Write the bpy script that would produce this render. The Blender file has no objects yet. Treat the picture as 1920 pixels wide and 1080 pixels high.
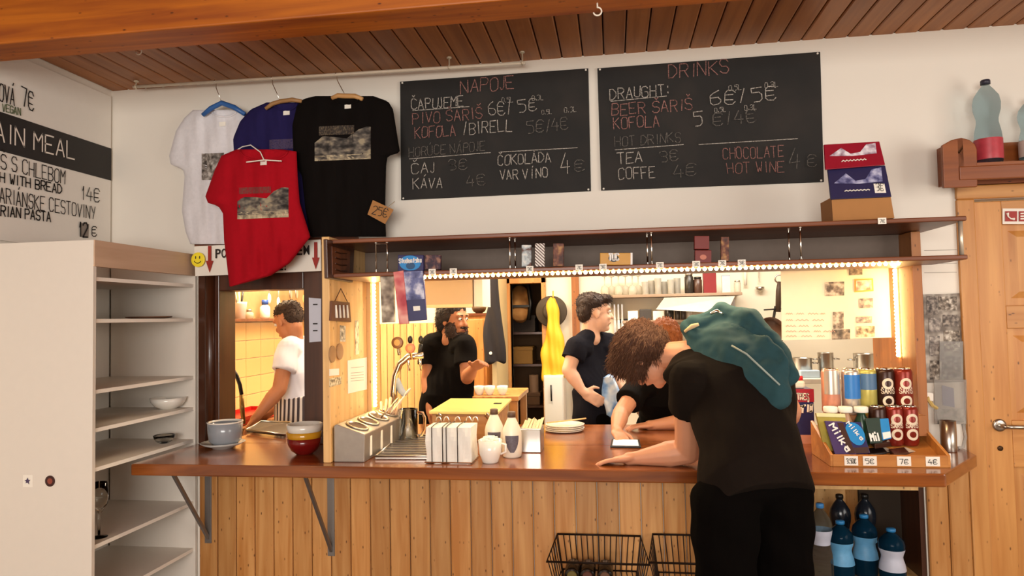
import bpy, bmesh, math, random
import numpy as np
from mathutils import Vector, Matrix, noise
random.seed(7)
SC = bpy.context.scene
COL = SC.collection

# ------------------------------------------------------------------ camera
FPX = 1300.0                      # focal length in pixels of the 1920x1080 frame
YAW, PIT, ROL = 0.14472621, 0.04258806, -0.01960429
CAM = Vector((0.0, -3.3, 1.55))   # the back wall is the plane Y = 0, the floor Z = 0
_fw = Vector((-math.sin(YAW)*math.cos(PIT), math.cos(YAW)*math.cos(PIT), math.sin(PIT)))
_r0 = Vector((math.cos(YAW), math.sin(YAW), 0)); _u0 = _r0.cross(_fw)
_r = _r0*math.cos(ROL) + _u0*math.sin(ROL); _u = _u0*math.cos(ROL) - _r0*math.sin(ROL)
cam = bpy.data.cameras.new('camera'); cam.sensor_width = 36; cam.lens = FPX/1920*36
cam.clip_start = .05; cam.clip_end = 60
co = bpy.data.objects.new('camera', cam); COL.objects.link(co)
co.matrix_world = Matrix(((_r.x, _u.x, -_fw.x, CAM.x), (_r.y, _u.y, -_fw.y, CAM.y), (_r.z, _u.z, -_fw.z, CAM.z), (0, 0, 0, 1)))
SC.camera = co

# ------------------------------------------------------------------ world, light, exposure
SC.view_settings.view_transform = 'Standard'; SC.view_settings.look = 'None'
SC.view_settings.gamma = 1; SC.view_settings.use_curve_mapping = False
SC.view_settings.exposure = 0.55
W = bpy.data.worlds.new('world'); SC.world = W; W.use_nodes = True
W.node_tree.nodes['Background'].inputs[0].default_value = (.95, .88, .78, 1)
W.node_tree.nodes['Background'].inputs[1].default_value = .25

def area(name, loc, target, sx, sy, power, color):
    l = bpy.data.lights.new(name, 'AREA'); l.shape = 'RECTANGLE'; l.size = sx; l.size_y = sy
    l.energy = power; l.color = color
    o = bpy.data.objects.new(name, l); COL.objects.link(o); o.location = loc
    o.rotation_euler = (Vector(target) - Vector(loc)).to_track_quat('-Z', 'Y').to_euler()
    return o
# daylight from two unseen windows added to light the room, lamps of the kitchen
area('window_daylight', (2.98, -2.5, 1.75), (-1.2, -.9, 1.6), 1.9, 1.3, 30, (1, .94, .86))
area('window_daylight', (-.3, -5.82, 1.75), (-.5, 0, 1.5), 2.6, 1.3, 124, (1, .965, .91))
area('kitchen_lamp_light', (-.9, 1.15, 2.50), (-.9, 1.15, 0), 1.3, .35, 42, (1, .82, .60))
area('kitchen_lamp_light', (.75, 1.25, 2.50), (.75, 1.25, 0), 1.3, .35, 34, (1, .92, .80))
area('kitchen_lamp_light', (-2.25, 1.3, 2.50), (-2.3, 1.4, 0), .4, .4, 40, (1, .78, .48))

# ------------------------------------------------------------------ pixel <-> place
def ray(x, y): return _fw*FPX + _r*(x-960) - _u*(y-540)
def PY(x, y, Y=0.0):
    d = ray(x, y); return CAM + d*((Y-CAM.y)/d.y)
def PZ(x, y, Z):
    d = ray(x, y); return CAM + d*((Z-CAM.z)/d.z)
def PX(x, y, X):
    d = ray(x, y); return CAM + d*((X-CAM.x)/d.x)

# ------------------------------------------------------------------ materials
def lin(h):
    h = h.lstrip('#'); c = [int(h[i:i+2], 16)/255 for i in (0, 2, 4)]
    return tuple(v/12.92 if v <= .04045 else ((v+.055)/1.055)**2.4 for v in c) + (1,)
MATS = {}
def nodes_of(name):
    m = bpy.data.materials.new(name); m.use_nodes = True; nt = m.node_tree
    return m, nt, nt.nodes['Principled BSDF']
def mat(name, col, rough=.6, metal=0, noise_amt=.12, nscale=30, emit=0, trans=0, alpha=1, bump=0, coat=0, ecol=None, ior=1.45, spec=.5):
    if name in MATS: return MATS[name]
    m, nt, b = nodes_of(name); c = lin(col)
    b.inputs['Roughness'].default_value = rough; b.inputs['Metallic'].default_value = metal
    b.inputs['Transmission Weight'].default_value = trans; b.inputs['Alpha'].default_value = alpha
    b.inputs['Coat Weight'].default_value = coat; b.inputs['IOR'].default_value = ior; b.inputs['Specular IOR Level'].default_value = spec
    tc = nt.nodes.new('ShaderNodeTexCoord'); n = nt.nodes.new('ShaderNodeTexNoise')
    n.inputs['Scale'].default_value = nscale; n.inputs['Detail'].default_value = 4
    nt.links.new(tc.outputs['Object'], n.inputs['Vector'])
    mx = nt.nodes.new('ShaderNodeMix'); mx.data_type = 'RGBA'
    mx.inputs[6].default_value = tuple(v*(1-noise_amt) for v in c[:3]) + (1,)
    mx.inputs[7].default_value = tuple(min(1, v*(1+noise_amt)) for v in c[:3]) + (1,)
    nt.links.new(n.outputs['Fac'], mx.inputs[0]); nt.links.new(mx.outputs[2], b.inputs['Base Color'])
    if bump:
        bp = nt.nodes.new('ShaderNodeBump'); bp.inputs['Strength'].default_value = bump; bp.inputs['Distance'].default_value = .004
        nt.links.new(n.outputs['Fac'], bp.inputs['Height']); nt.links.new(bp.outputs[0], b.inputs['Normal'])
    if emit:
        b.inputs['Emission Color'].default_value = lin(ecol or col); b.inputs['Emission Strength'].default_value = emit
    MATS[name] = m; return m
def wood(name, c1, c2, axis='Z', rough=.45, knot=True, scale=1.0, var=.22, coat=0.0):
    if name in MATS: return MATS[name]
    m, nt, b = nodes_of(name); N = nt.nodes.new; L = nt.links.new
    tc = N('ShaderNodeTexCoord'); oi = N('ShaderNodeObjectInfo')
    ml = N('ShaderNodeMath'); ml.operation = 'MULTIPLY'; ml.inputs[1].default_value = 41.3; L(oi.outputs['Random'], ml.inputs[0])
    ad = N('ShaderNodeVectorMath'); ad.operation = 'ADD'; L(tc.outputs['Object'], ad.inputs[0]); L(ml.outputs[0], ad.inputs[1])
    mp = N('ShaderNodeMapping'); s = [26*scale]*3; s['XYZ'.index(axis)] = 1.6*scale; mp.inputs['Scale'].default_value = s
    L(ad.outputs[0], mp.inputs['Vector'])
    n = N('ShaderNodeTexNoise'); n.inputs['Scale'].default_value = 1; n.inputs['Detail'].default_value = 6; n.inputs['Distortion'].default_value = .6
    L(mp.outputs[0], n.inputs['Vector'])
    rp = N('ShaderNodeValToRGB'); rp.color_ramp.elements[0].position = .32; rp.color_ramp.elements[1].position = .68
    rp.color_ramp.elements[0].color = lin(c1); rp.color_ramp.elements[1].color = lin(c2); L(n.outputs['Fac'], rp.inputs[0])
    out = rp.outputs[0]
    if knot:
        mp2 = N('ShaderNodeMapping'); s = [7*scale]*3; s['XYZ'.index(axis)] = 3.2*scale; mp2.inputs['Scale'].default_value = s
        L(ad.outputs[0], mp2.inputs['Vector'])
        v = N('ShaderNodeTexVoronoi'); L(mp2.outputs[0], v.inputs['Vector'])
        r2 = N('ShaderNodeValToRGB'); r2.color_ramp.elements[0].position = .05; r2.color_ramp.elements[1].position = .15
        r2.color_ramp.elements[0].color = (1, 1, 1, 1); r2.color_ramp.elements[1].color = (0, 0, 0, 1)
        L(v.outputs['Distance'], r2.inputs[0])
        mx = N('ShaderNodeMix'); mx.data_type = 'RGBA'; L(r2.outputs[0], mx.inputs[0]); L(out, mx.inputs[6])
        k = lin(c1); mx.inputs[7].default_value = (k[0]*.32, k[1]*.28, k[2]*.25, 1); out = mx.outputs[2]
    hv = N('ShaderNodeHueSaturation'); mr = N('ShaderNodeMapRange'); L(oi.outputs['Random'], mr.inputs[0])
    mr.inputs[3].default_value = 1-var; mr.inputs[4].default_value = 1+var; L(mr.outputs[0], hv.inputs['Value']); L(out, hv.inputs['Color'])
    L(hv.outputs[0], b.inputs['Base Color']); b.inputs['Roughness'].default_value = rough; b.inputs['Coat Weight'].default_value = coat
    b.inputs['Coat Roughness'].default_value = .15
    bp = N('ShaderNodeBump'); bp.inputs['Strength'].default_value = .12; bp.inputs['Distance'].default_value = .002
    L(n.outputs['Fac'], bp.inputs['Height']); L(bp.outputs[0], b.inputs['Normal'])
    MATS[name] = m; return m
def blotch(name, cols, scale=30, rough=.6, metal=0, stretch=(1, 1, 1), detail=2):
    """printed picture: bands of several colours through a noise"""
    if name in MATS: return MATS[name]
    m, nt, b = nodes_of(name); N = nt.nodes.new; L = nt.links.new
    tc = N('ShaderNodeTexCoord'); mp = N('ShaderNodeMapping'); mp.inputs['Scale'].default_value = stretch
    oi = N('ShaderNodeObjectInfo'); ad = N('ShaderNodeVectorMath'); ad.operation = 'ADD'
    ml = N('ShaderNodeMath'); ml.operation = 'MULTIPLY'; ml.inputs[1].default_value = 9.7; L(oi.outputs['Random'], ml.inputs[0])
    L(tc.outputs['Object'], ad.inputs[0]); L(ml.outputs[0], ad.inputs[1]); L(ad.outputs[0], mp.inputs['Vector'])
    n = N('ShaderNodeTexNoise'); n.inputs['Scale'].default_value = scale; n.inputs['Detail'].default_value = detail
    L(mp.outputs[0], n.inputs['Vector'])
    rp = N('ShaderNodeValToRGB'); rp.color_ramp.interpolation = 'LINEAR'; e = rp.color_ramp.elements
    k = len(cols)
    e[0].position = .33; e[0].color = lin(cols[0]); e[1].position = .67; e[1].color = lin(cols[-1])
    for i in range(1, k-1):
        x = e.new(.33 + .34*i/(k-1)); x.color = lin(cols[i])
    L(n.outputs['Fac'], rp.inputs[0]); L(rp.outputs[0], b.inputs['Base Color'])
    b.inputs['Roughness'].default_value = rough; b.inputs['Metallic'].default_value = metal
    MATS[name] = m; return m
def stripes(name, c1, c2, freq, axis='X', rough=.8, dist=.4):
    m, nt, b = nodes_of(name); N = nt.nodes.new; L = nt.links.new
    tc = N('ShaderNodeTexCoord'); w = N('ShaderNodeTexWave'); w.bands_direction = axis; w.inputs['Scale'].default_value = freq
    w.inputs['Distortion'].default_value = dist; w.inputs['Detail Scale'].default_value = .6
    L(tc.outputs['Object'], w.inputs['Vector']); rp = N('ShaderNodeValToRGB'); rp.color_ramp.interpolation = 'CONSTANT'
    rp.color_ramp.elements[0].color = lin(c1); rp.color_ramp.elements[1].color = lin(c2); rp.color_ramp.elements[1].position = .5
    L(w.outputs['Fac'], rp.inputs[0]); L(rp.outputs[0], b.inputs['Base Color']); b.inputs['Roughness'].default_value = rough
    MATS[name] = m; return m

WHITE = mat('wall_paint', '#e6ded1', .85, noise_amt=.03, nscale=3, bump=.05)
PINE = wood('pine_board', '#b57536', '#d29a5c', 'Z', .42, coat=.15, var=.16)
CEILW = wood('ceiling_board', '#8f5526', '#a96c38', 'Y', .5, knot=False, var=.1)
BEAMW = wood('beam_wood', '#8a420a', '#b8660f', 'X', .5, var=.02)
CTOP = wood('counter_wood', '#6a3414', '#94511f', 'X', .2, knot=False, coat=.5, var=.02)
DARKW = wood('dark_stained_wood', '#371a0c', '#4d2814', 'Z', .35, knot=False, var=.05, coat=.2)
SHELFW = wood('shelf_wood', '#5f3016', '#7c4424', 'X', .4, knot=False, var=.03)
PALEP = wood('pale_pine', '#cf9f62', '#e2b87c', 'Z', .5, var=.05)
DOORW = wood('door_pine', '#b87a3c', '#cd9352', 'Z', .45, var=.08)
DOORX = wood('door_pine_rail', '#b87a3c', '#cd9352', 'X', .45, var=.08)
LAMI = mat('white_laminate', '#ddd4c8', .45, noise_amt=.02)
STEEL = mat('brushed_steel', '#b9b2a8', .28, 1, .05)
DSTEEL = mat('grey_steel', '#8d8783', .45, .8, .05)
CHROME = mat('chrome', '#dedad2', .12, 1, .02)
BLACK = mat('black_plastic', '#141210', .4)
PAPER = mat('white_paper', '#ece5d8', .8, noise_amt=.02)
CARD = mat('cardboard', '#a5723f', .8, noise_amt=.06)
PORC = mat('white_porcelain', '#e9e2d6', .18, noise_amt=.02, coat=.4)
GLASS = mat('clear_glass', '#f4f4f0', .03, trans=1, noise_amt=0, ior=1.3)
PET = mat('clear_plastic_bottle', '#b4c6cc', .06, trans=.97, noise_amt=0, ior=1.07)
PETB = mat('blue_plastic_bottle', '#123a52', .1, trans=.6, noise_amt=0, ior=1.12)
SKIN = mat('skin', '#c98d6c', .55, noise_amt=.06, nscale=18)
SKIN2 = mat('skin_tanned', '#a86d4a', .55, noise_amt=.06, nscale=18)
INK = mat('black_ink', '#231c18', .7)
CHALKW = blotch('white_chalk', ['#4c4640', '#a39b91', '#c9c1b7'], 260, .95)
CHALKP = blotch('pink_chalk', ['#45302b', '#8f625a', '#a87c74'], 260, .95)
CHALKG = blotch('worn_chalk', ['#2c2824', '#5d5751', '#7b756d'], 260, .95)

# ------------------------------------------------------------------ mesh helpers
WM = {}                            # world matrix of every root and part
class MB:
    def __init__(s): s.v = []; s.f = []
    def add(s, vs, fs):
        o = len(s.v); s.v += [Vector(v) for v in vs]; s.f += [tuple(i+o for i in f) for f in fs]; return s
    def box(s, x0, x1, y0, y1, z0, z1):
        return s.add([(x0,y0,z0),(x1,y0,z0),(x1,y1,z0),(x0,y1,z0),(x0,y0,z1),(x1,y0,z1),(x1,y1,z1),(x0,y1,z1)],
                     [(0,3,2,1),(4,5,6,7),(0,1,5,4),(1,2,6,5),(2,3,7,6),(3,0,4,7)])
    def hexa(s, b, t):             # bottom quad, top quad (both counter-clockwise from above)
        return s.add(list(b)+list(t), [(3,2,1,0),(4,5,6,7),(0,1,5,4),(1,2,6,5),(2,3,7,6),(3,0,4,7)])
    def slab(s, q, n):             # quad q pushed along -n
        n = Vector(n); b = [Vector(p)-n for p in q]; return s.hexa(b, [Vector(p) for p in q])
    def prism(s, poly, d):         # planar polygon (3D points) extruded by vector d
        n = len(poly); d = Vector(d); a = [Vector(p) for p in poly]
        return s.add(a+[p+d for p in a], [tuple(range(n))[::-1], tuple(range(n, 2*n))]+[(i,(i+1)%n,n+(i+1)%n,n+i) for i in range(n)])
    def rings(s, rs, cap=True, closed=False):
        n = len(rs[0]); o = len(s.v)
        for r in rs: s.v += [Vector(p) for p in r]
        k = len(rs)
        for i in range(k if closed else k-1):
            for j in range(n):
                a = o+i*n; b = o+((i+1)%k)*n; s.f.append((a+j, a+(j+1)%n, b+(j+1)%n, b+j))
        if cap and not closed: s.f.append(tuple(o+j for j in range(n))[::-1]); s.f.append(tuple(o+(k-1)*n+j for j in range(n)))
        return s
    def cone(s, p0, p1, r0, r1, n=12):
        p0 = Vector(p0); p1 = Vector(p1); d = (p1-p0); 
        if d.length < 1e-7: return s
        q = d.normalized().to_track_quat('Z', 'Y'); a = q @ Vector((1,0,0)); b = q @ Vector((0,1,0))
        return s.rings([[p+(a*math.cos(t)+b*math.sin(t))*r for t in [2*math.pi*j/n for j in range(n)]] for p, r in ((p0,r0),(p1,r1))])
    def tube(s, pts, r, n=6, closed=False):
        pts = [Vector(p) for p in pts]; k = len(pts); rs = []; up = None
        for i, p in enumerate(pts):
            a = pts[(i-1)%k] if (i > 0 or closed) else p; b = pts[(i+1)%k] if (i < k-1 or closed) else p
            t = (b-a).normalized()
            if up is None: up = t.orthogonal().normalized()
            up = (up - t*up.dot(t)).normalized(); w = t.cross(up); rr = r[i] if hasattr(r, '__len__') else r
            rs.append([p+(up*math.cos(q)+w*math.sin(q))*rr for q in [2*math.pi*j/n for j in range(n)]])
        return s.rings(rs, True, closed)
    def lathe(s, c, prof, n=20, axis='Z', cap=True):   # prof: (radius, height)
        c = Vector(c); rs = []
        for r, h in prof:
            r = max(r, 1e-4); ring = []
            for j in range(n):
                t = 2*math.pi*j/n; a, b = r*math.cos(t), r*math.sin(t)
                ring.append(c + (Vector((a,b,h)) if axis == 'Z' else Vector((a,-h,b)) if axis == 'Y' else Vector((h,a,b))))
            rs.append(ring)
        return s.rings(rs, cap)
    def ell(s, c, r, M=None, nu=16, nv=10):
        c = Vector(c); rs = []
        for i in range(1, nv):
            t = math.pi*i/nv - math.pi/2
            ring = [Vector((r[0]*math.cos(t)*math.cos(p), r[1]*math.cos(t)*math.sin(p), r[2]*math.sin(t))) for p in [2*math.pi*j/nu for j in range(nu)]]
            rs.append([c + (M @ v if M else v) for v in ring])
        o = len(s.v); s.rings(rs, False)
        lo = Vector((0,0,-r[2])); hi = Vector((0,0,r[2])); b = len(s.v)
        s.v += [c+(M@lo if M else lo), c+(M@hi if M else hi)]; e = o+(nv-2)*nu
        for j in range(nu): s.f.append((b, o+(j+1)%nu, o+j)); s.f.append((b+1, e+j, e+(j+1)%nu))
        return s
    def caps(s, p0, p1, r0, r1, n=12):
        s.cone(p0, p1, r0, r1, n); s.ell(p0, (r0,)*3, None, n, 8); return s.ell(p1, (r1,)*3, None, n, 8)
    def mesh(s, name='m'):
        me = bpy.data.meshes.new(name); me.from_pydata([tuple(v) for v in s.v], [], s.f); me.update(); return me
    def build(s, name, m, parent=None, smooth=False, bevel=0, **tags):
        return link(name, s.mesh(name), m, parent, smooth, bevel, **tags)
def tag(o, label=None, cat=None, group=None, kind=None):
    for k, v in (('label', label), ('category', cat), ('group', group), ('kind', kind)):
        if v: o[k] = v
    return o
def fixn(me):
    bm = bmesh.new(); bm.from_mesh(me); bmesh.ops.recalc_face_normals(bm, faces=bm.faces); bm.to_mesh(me); bm.free()
def link(name, me, m, parent=None, smooth=False, bevel=0, label=None, cat=None, group=None, kind=None, loc=None):
    """the mesh is given in world coordinates; its origin goes to the parent's or to its own base"""
    fixn(me)
    o = bpy.data.objects.new(name, me); COL.objects.link(o)
    if parent is not None:
        Mw = WM[parent.name]; me.transform(Mw.inverted()); o.parent = parent; WM[o.name] = Mw
    else:
        vs = [v.co for v in me.vertices]
        c = Vector(((min(v.x for v in vs)+max(v.x for v in vs))/2, (min(v.y for v in vs)+max(v.y for v in vs))/2, min(v.z for v in vs))) if loc is None else Vector(loc)
        me.transform(Matrix.Translation(-c)); o.location = c; WM[o.name] = Matrix.Translation(c)
    if m: me.materials.append(m)
    if smooth: me.polygons.foreach_set('use_smooth', [True]*len(me.polygons)); me.update()
    if bevel:
        b = o.modifiers.new('bevel', 'BEVEL'); b.width = bevel; b.segments = 2; b.limit_method = 'ANGLE'
    return tag(o, label, cat, group, kind)
def thing(name, label, cat, loc=(0,0,0), rotz=0, group=None, kind=None):
    o = bpy.data.objects.new(name, None); COL.objects.link(o); o.empty_display_size = .05
    o.location = loc; o.rotation_euler = (0,0,rotz)
    WM[o.name] = Matrix.Translation(Vector(loc)) @ Matrix.Rotation(rotz, 4, 'Z')
    return tag(o, label, cat, group, kind)
def twin(src, parent, offset, name=None):
    """linked copy of a part under the same parent, moved by offset (in the parent's frame)"""
    o = src.copy(); COL.objects.link(o); o.parent = parent; o.location = src.location + Vector(offset); WM[o.name] = WM[parent.name]
    return o
def dup(root, loc, label=None, rotz=None):
    r = root.copy(); COL.objects.link(r); r.location = loc
    if rotz is not None: r.rotation_euler = (0,0,rotz)
    if label: r['label'] = label
    WM[r.name] = Matrix.Translation(Vector(loc)) @ Matrix.Rotation(r.rotation_euler[2], 4, 'Z')
    for ch in list(root.children):
        c = ch.copy(); COL.objects.link(c); c.parent = r
        for g in ch.children:
            d = g.copy(); COL.objects.link(d); d.parent = c
    return r

# stroke lettering: each glyph on a 0-4 by 0-6 grid, pairs of digits, polylines parted by blanks
GL = {'A':'002640 1232','B':'0006 063645443303 033342413000','C':'4536160501103041','D':'0006264442200 0'.replace(' ',''),'E':'46060040 0333','F':'460600 0333',
 'G':'453616050110304143 4323','H':'0006 4046 0343','I':'2026','J':'3631201001','K':'0006 4603 1340','L':'060040','M':'0006234640','N':'00064046',
 'O':'163645413010010516','P':'00063645443303','R':'00063645443303 2340','S':'453616050413334241301001','T':'0646 2620','U':'060110304146','V':'062046','W':'0610233046',
 'X':'0046 0640','Y':'0623 4620','Z':'06460040','0':'163645413010010516','1':'142620','2':'05163645440040','3':'051636454433133342413010','4':'260242 3430',
 '5':'4606043443413010','6':'361504011030414233 3303','7':'064620','€':'4536160501103041 0434 0232','/':'1036',',':'2110','-':'0343',':':'2425 2122','.':'2021',
 'a':'0414341030 3430 3313021020','i':'2420 2627','l':'2620','k':'0600 3401 1230','d':'3630 3414020010 30','e':'0232331404011030','n':'0400 0314343330','t':'2620 1434','s':'34140333301 0'.replace(' ',''),
 'p':'04 04-'.replace('-','00')[0:5].strip() or '0400','o':'1434301014','c':'3414011030','r':'0400 03143 4'.replace(' ',''),'u':'0401103034 3430'}
GL['p'] = '0400 043433 3202'; GL['r'] = '0400 031434'; GL['d'] = '3630 341404001030'; GL['s'] = '341403333010'; GL['a'] = '04143430 3313021030'
ACC = {'Č':('C','182738'),'Š':('S','182738'),'Á':('A','2738'),'Ā':('A','1838'),'Í':('I','2738'),'Ī':('I','1838'),'É':('E','2738'),'Ú':('U','2738'),'á':('a','2536'),'Ě':('E','182738')}
def glyph(ch):
    if ch in ACC: return GL[ACC[ch][0]] + ' ' + ACC[ch][1]
    return GL.get(ch, '')
def strokes(mb, txt, A, B, up, n, h, w=.0022, jit=.25, slant=0.0, rnd=None):
    """text along baseline A-B (3D), letter height h along up, ribbons of half width w, lifted along n"""
    A = Vector(A); B = Vector(B); up = Vector(up).normalized(); n = Vector(n).normalized(); rnd = rnd or random
    L = (B-A).length; ex = (B-A).normalized(); adv = [(.55 if c in ' ,.:' else .6 if c in 'IliJ1/' else 1.0) for c in txt]
    tot = sum(adv); pos = 0
    for c, a in zip(txt, adv):
        cw = L/tot*a; gw = cw*.74; dy = rnd.uniform(-jit, jit)*h*.12; sl = slant+rnd.uniform(-jit, jit)*.15
        for pl in glyph(c).split():
            pts = []
            for i in range(0, len(pl)-1, 2):
                gx = int(pl[i])/4; gy = int(pl[i+1])/6
                gx += rnd.uniform(-jit, jit)*.10; gy += rnd.uniform(-jit, jit)*.06
                if c in 'IliJ1/': gx = .5+(gx-.5)*1.0
                pts.append(A + ex*(pos+gw*gx+sl*gy*h) + up*(gy*h+dy) + n*.0012)
            for p, q in zip(pts, pts[1:]):
                d = q-p
                if d.length < 1e-6: continue
                t = d.normalized(); s_ = n.cross(t)*w; e = t*w*.6
                mb.add([p-e-s_, q+e-s_, q+e+s_, p-e+s_], [(0,1,2,3)])
        pos += cw
def printed(name, txt, A, ex, up, n, size, m, parent, bold=0.0, align='LEFT', width=None):
    """printed lettering with the built-in font as a thin mesh"""
    cu = bpy.data.curves.new('t', 'FONT'); cu.body = txt; cu.size = 1; cu.align_x = align; cu.offset = bold; cu.resolution_u = 3
    ob = bpy.data.objects.new('t', cu); COL.objects.link(ob)
    dg = bpy.context.evaluated_depsgraph_get(); me = bpy.data.meshes.new_from_object(ob.evaluated_get(dg))
    bpy.data.objects.remove(ob); bpy.data.curves.remove(cu)
    ex = Vector(ex).normalized(); up = Vector(up).normalized(); n = Vector(n).normalized(); A = Vector(A)
    xs = [v.co.x for v in me.vertices]; sx = size
    if width: sx = width/(max(xs)-min(xs))
    for v in me.vertices: v.co = A + ex*v.co.x*sx + up*v.co.y*size + n*.0015
    o = bpy.data.objects.new(name, me); COL.objects.link(o); Mw = WM[parent.name]; me.transform(Mw.inverted()); o.parent = parent; WM[o.name] = Mw
    me.materials.clear(); me.materials.append(m); return o
def rrect(c, ex, ey, w, h):        # flat rectangle corners
    c = Vector(c); ex = Vector(ex); ey = Vector(ey); return [c-ex*w/2-ey*h/2, c+ex*w/2-ey*h/2, c+ex*w/2+ey*h/2, c-ex*w/2+ey*h/2]
def lerp_poly(pts, y):             # x at y on a polyline of (x, y) sorted by y
    if y <= pts[0][1]: return pts[0][0]
    for (xa, ya), (xb, yb) in zip(pts, pts[1:]):
        if y <= yb: return xa + (xb-xa)*((y-ya)/max(yb-ya, 1e-6))
    return pts[-1][0]
def blob(name, prims, voxel, m, parent, smooth=3, disp=None, **kw):
    """one continuous surface grown round overlapping closed shapes"""
    mb = MB()
    for p in prims:
        k = p[0]
        if k == 'c': mb.caps(*p[1:])
        elif k == 'f': mb.cone(*p[1:], 18)
        elif k == 'e': mb.ell(*p[1:])
        elif k == 'l':             # loft of elliptical sections (centre, axis a, half a, axis b, half b)
            rs = []
            for c, a, ra, b, rb in p[1]:
                c = Vector(c); a = Vector(a).normalized(); b = Vector(b).normalized()
                rs.append([c + a*ra*math.copysign(abs(math.cos(t))**.8, math.cos(t)) + b*rb*math.copysign(abs(math.sin(t))**.8, math.sin(t)) for t in [2*math.pi*j/24 for j in range(24)]])
            mb.rings(rs)
    me = mb.mesh('tmp'); fixn(me); ob = bpy.data.objects.new('tmp', me); COL.objects.link(ob)
    r = ob.modifiers.new('r', 'REMESH'); r.mode = 'VOXEL'; r.voxel_size = voxel; r.adaptivity = 0
    if smooth:
        s = ob.modifiers.new('s', 'SMOOTH'); s.iterations = smooth; s.factor = .5
    dg = bpy.context.evaluated_depsgraph_get(); new = bpy.data.meshes.new_from_object(ob.evaluated_get(dg))
    bpy.data.objects.remove(ob); bpy.data.meshes.remove(me)
    if disp:
        nn = [v.normal.copy() for v in new.vertices]
        for v, n in zip(new.vertices, nn): v.co += n*disp(v.co, n)
    new.materials.clear()
    return link(name, new, m, parent, True, **kw)

# ================================================================== the setting
XW, XE, YF, YK, ZC = -2.615, 3.1, -6.0, 2.4, 2.80      # left wall, right wall, front wall, kitchen rear wall, ceiling
ZT = .945                                               # counter top
FLOORM = mat('floor_tile', '#7d6650', .5, noise_amt=.1, nscale=4)
MB().box(XW-.1, XE+.1, YF-.1, 3.4, -.08, 0).build('floor', FLOORM, kind='structure')
MB().box(XW-.12, XW, YF-.1, .12, 0, ZC).build('wall_left', WHITE, kind='structure')
MB().box(XE, XE+.12, YF-.1, -3.55, 0, ZC).box(XE, XE+.12, -1.45, 3.4, 0, ZC).box(XE, XE+.12, -3.55, -1.45, 0, 1.0).box(XE, XE+.12, -3.55, -1.45, 2.5, ZC).build('wall_right', WHITE, kind='structure')
MB().box(XW, -1.7, YF-.12, YF, 0, ZC).box(1.1, XE, YF-.12, YF, 0, ZC).box(-1.7, 1.1, YF-.12, YF, 0, .95).box(-1.7, 1.1, YF-.12, YF, 2.45, ZC).build('wall_front', WHITE, kind='structure')
def added_window(n, a, b):                               # frame and mullion of an added window outside the view
    t = thing('window_%d' % n, None, None, (0,0,0), kind='structure')
    d = (Vector(b)-Vector(a)); L = Vector((d.x, d.y, 0)).normalized(); nrm = Vector((0,0,1)).cross(L)
    def bar(p, q, w=.06): 
        m = MB(); p = Vector(p); q = Vector(q); m.cone(p, q, w/2, w/2, 4); m.build('window_frame', LAMI, t)
    a = Vector(a); b = Vector(b); c = Vector((b.x, b.y, a.z)); e = Vector((a.x, a.y, b.z))
    bar(a, c); bar(e, b); bar(a, e); bar(c, b); bar((a+c)/2, (e+b)/2)
added_window(1, (XE+.06, -3.55, 1.0), (XE+.06, -1.45, 2.5))
added_window(2, (-1.7, YF-.06, .95), (1.1, YF-.06, 2.45))
# wall between dining room and kitchen with its openings
OPEN = [(-1.985, -1.525, .90, 1.717), (-1.20, 1.262, .90, 1.752), (.60, 1.325, .10, .775), (1.576, 2.42, 0, 2.03)]
xs = sorted({XW, XE, *[v for o in OPEN for v in o[:2]]}); zs = sorted({0, ZC, *[v for o in OPEN for v in o[2:]]})
mb = MB()
for x0, x1 in zip(xs, xs[1:]):
    for z0, z1 in zip(zs, zs[1:]):
        cx, cz = (x0+x1)/2, (z0+z1)/2
        if not any(o[0] < cx < o[1] and o[2] < cz < o[3] for o in OPEN): mb.box(x0, x1, 0, .12, z0, z1)
mb.build('wall_back', WHITE, kind='structure')
# ceiling of tongue and groove boards running towards the wall
ce = MB().box(XW-.1, XE+.1, YF-.1, .12, ZC+.016, ZC+.1).build('ceiling', mat('ceiling_backing', '#3a2010', .8), kind='structure')
bw = .1; nb = int((XE-XW)/bw)+1; first = None
for i in range(nb):
    x0 = XW + i*bw
    if first is None:
        m = MB(); m.prism([(x0+.003, YF, ZC), (x0+.003, YF, ZC+.016), (x0+bw-.003, YF, ZC+.016), (x0+bw-.003, YF, ZC), (x0+bw-.008, YF, ZC-.004), (x0+.008, YF, ZC-.004)], (0, -YF, 0))
        first = m.build('ceiling_board', CEILW, ce)
    else: twin(first, ce, (i*bw, 0, 0))
bm_ = thing('ceiling_beam', 'thick orange-brown wooden beam crossing the ceiling near the top edge', 'beam', (0, -.95, 2.62))
MB().box(XW, XE, -1.03, -.87, 2.62, ZC-.004).build('timber', BEAMW, bm_, bevel=.006)
# hooks screwed into the beam and ceiling
def cup_hook(p, lab):
    p = Vector(p); pts = [p, p+Vector((0,0,-.016))] + [p+Vector((.014*math.cos(a)-.0, 0, -.03+.014*math.sin(a))) for a in [math.radians(q) for q in range(90, -171, -20)]]
    MB().tube(pts, .0028, 6).build('cup_hook', mat('white_enamel', '#e6dccb', .4), label=lab, cat='hook', smooth=True)
cup_hook((PZ(1120, 8, 2.62).x, -.95, 2.62), 'small white cup hook in the beam above the drinks blackboard')
cup_hook((PZ(260, 84, ZC-.004)), 'small white cup hook in the ceiling above the white t-shirt')

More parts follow.
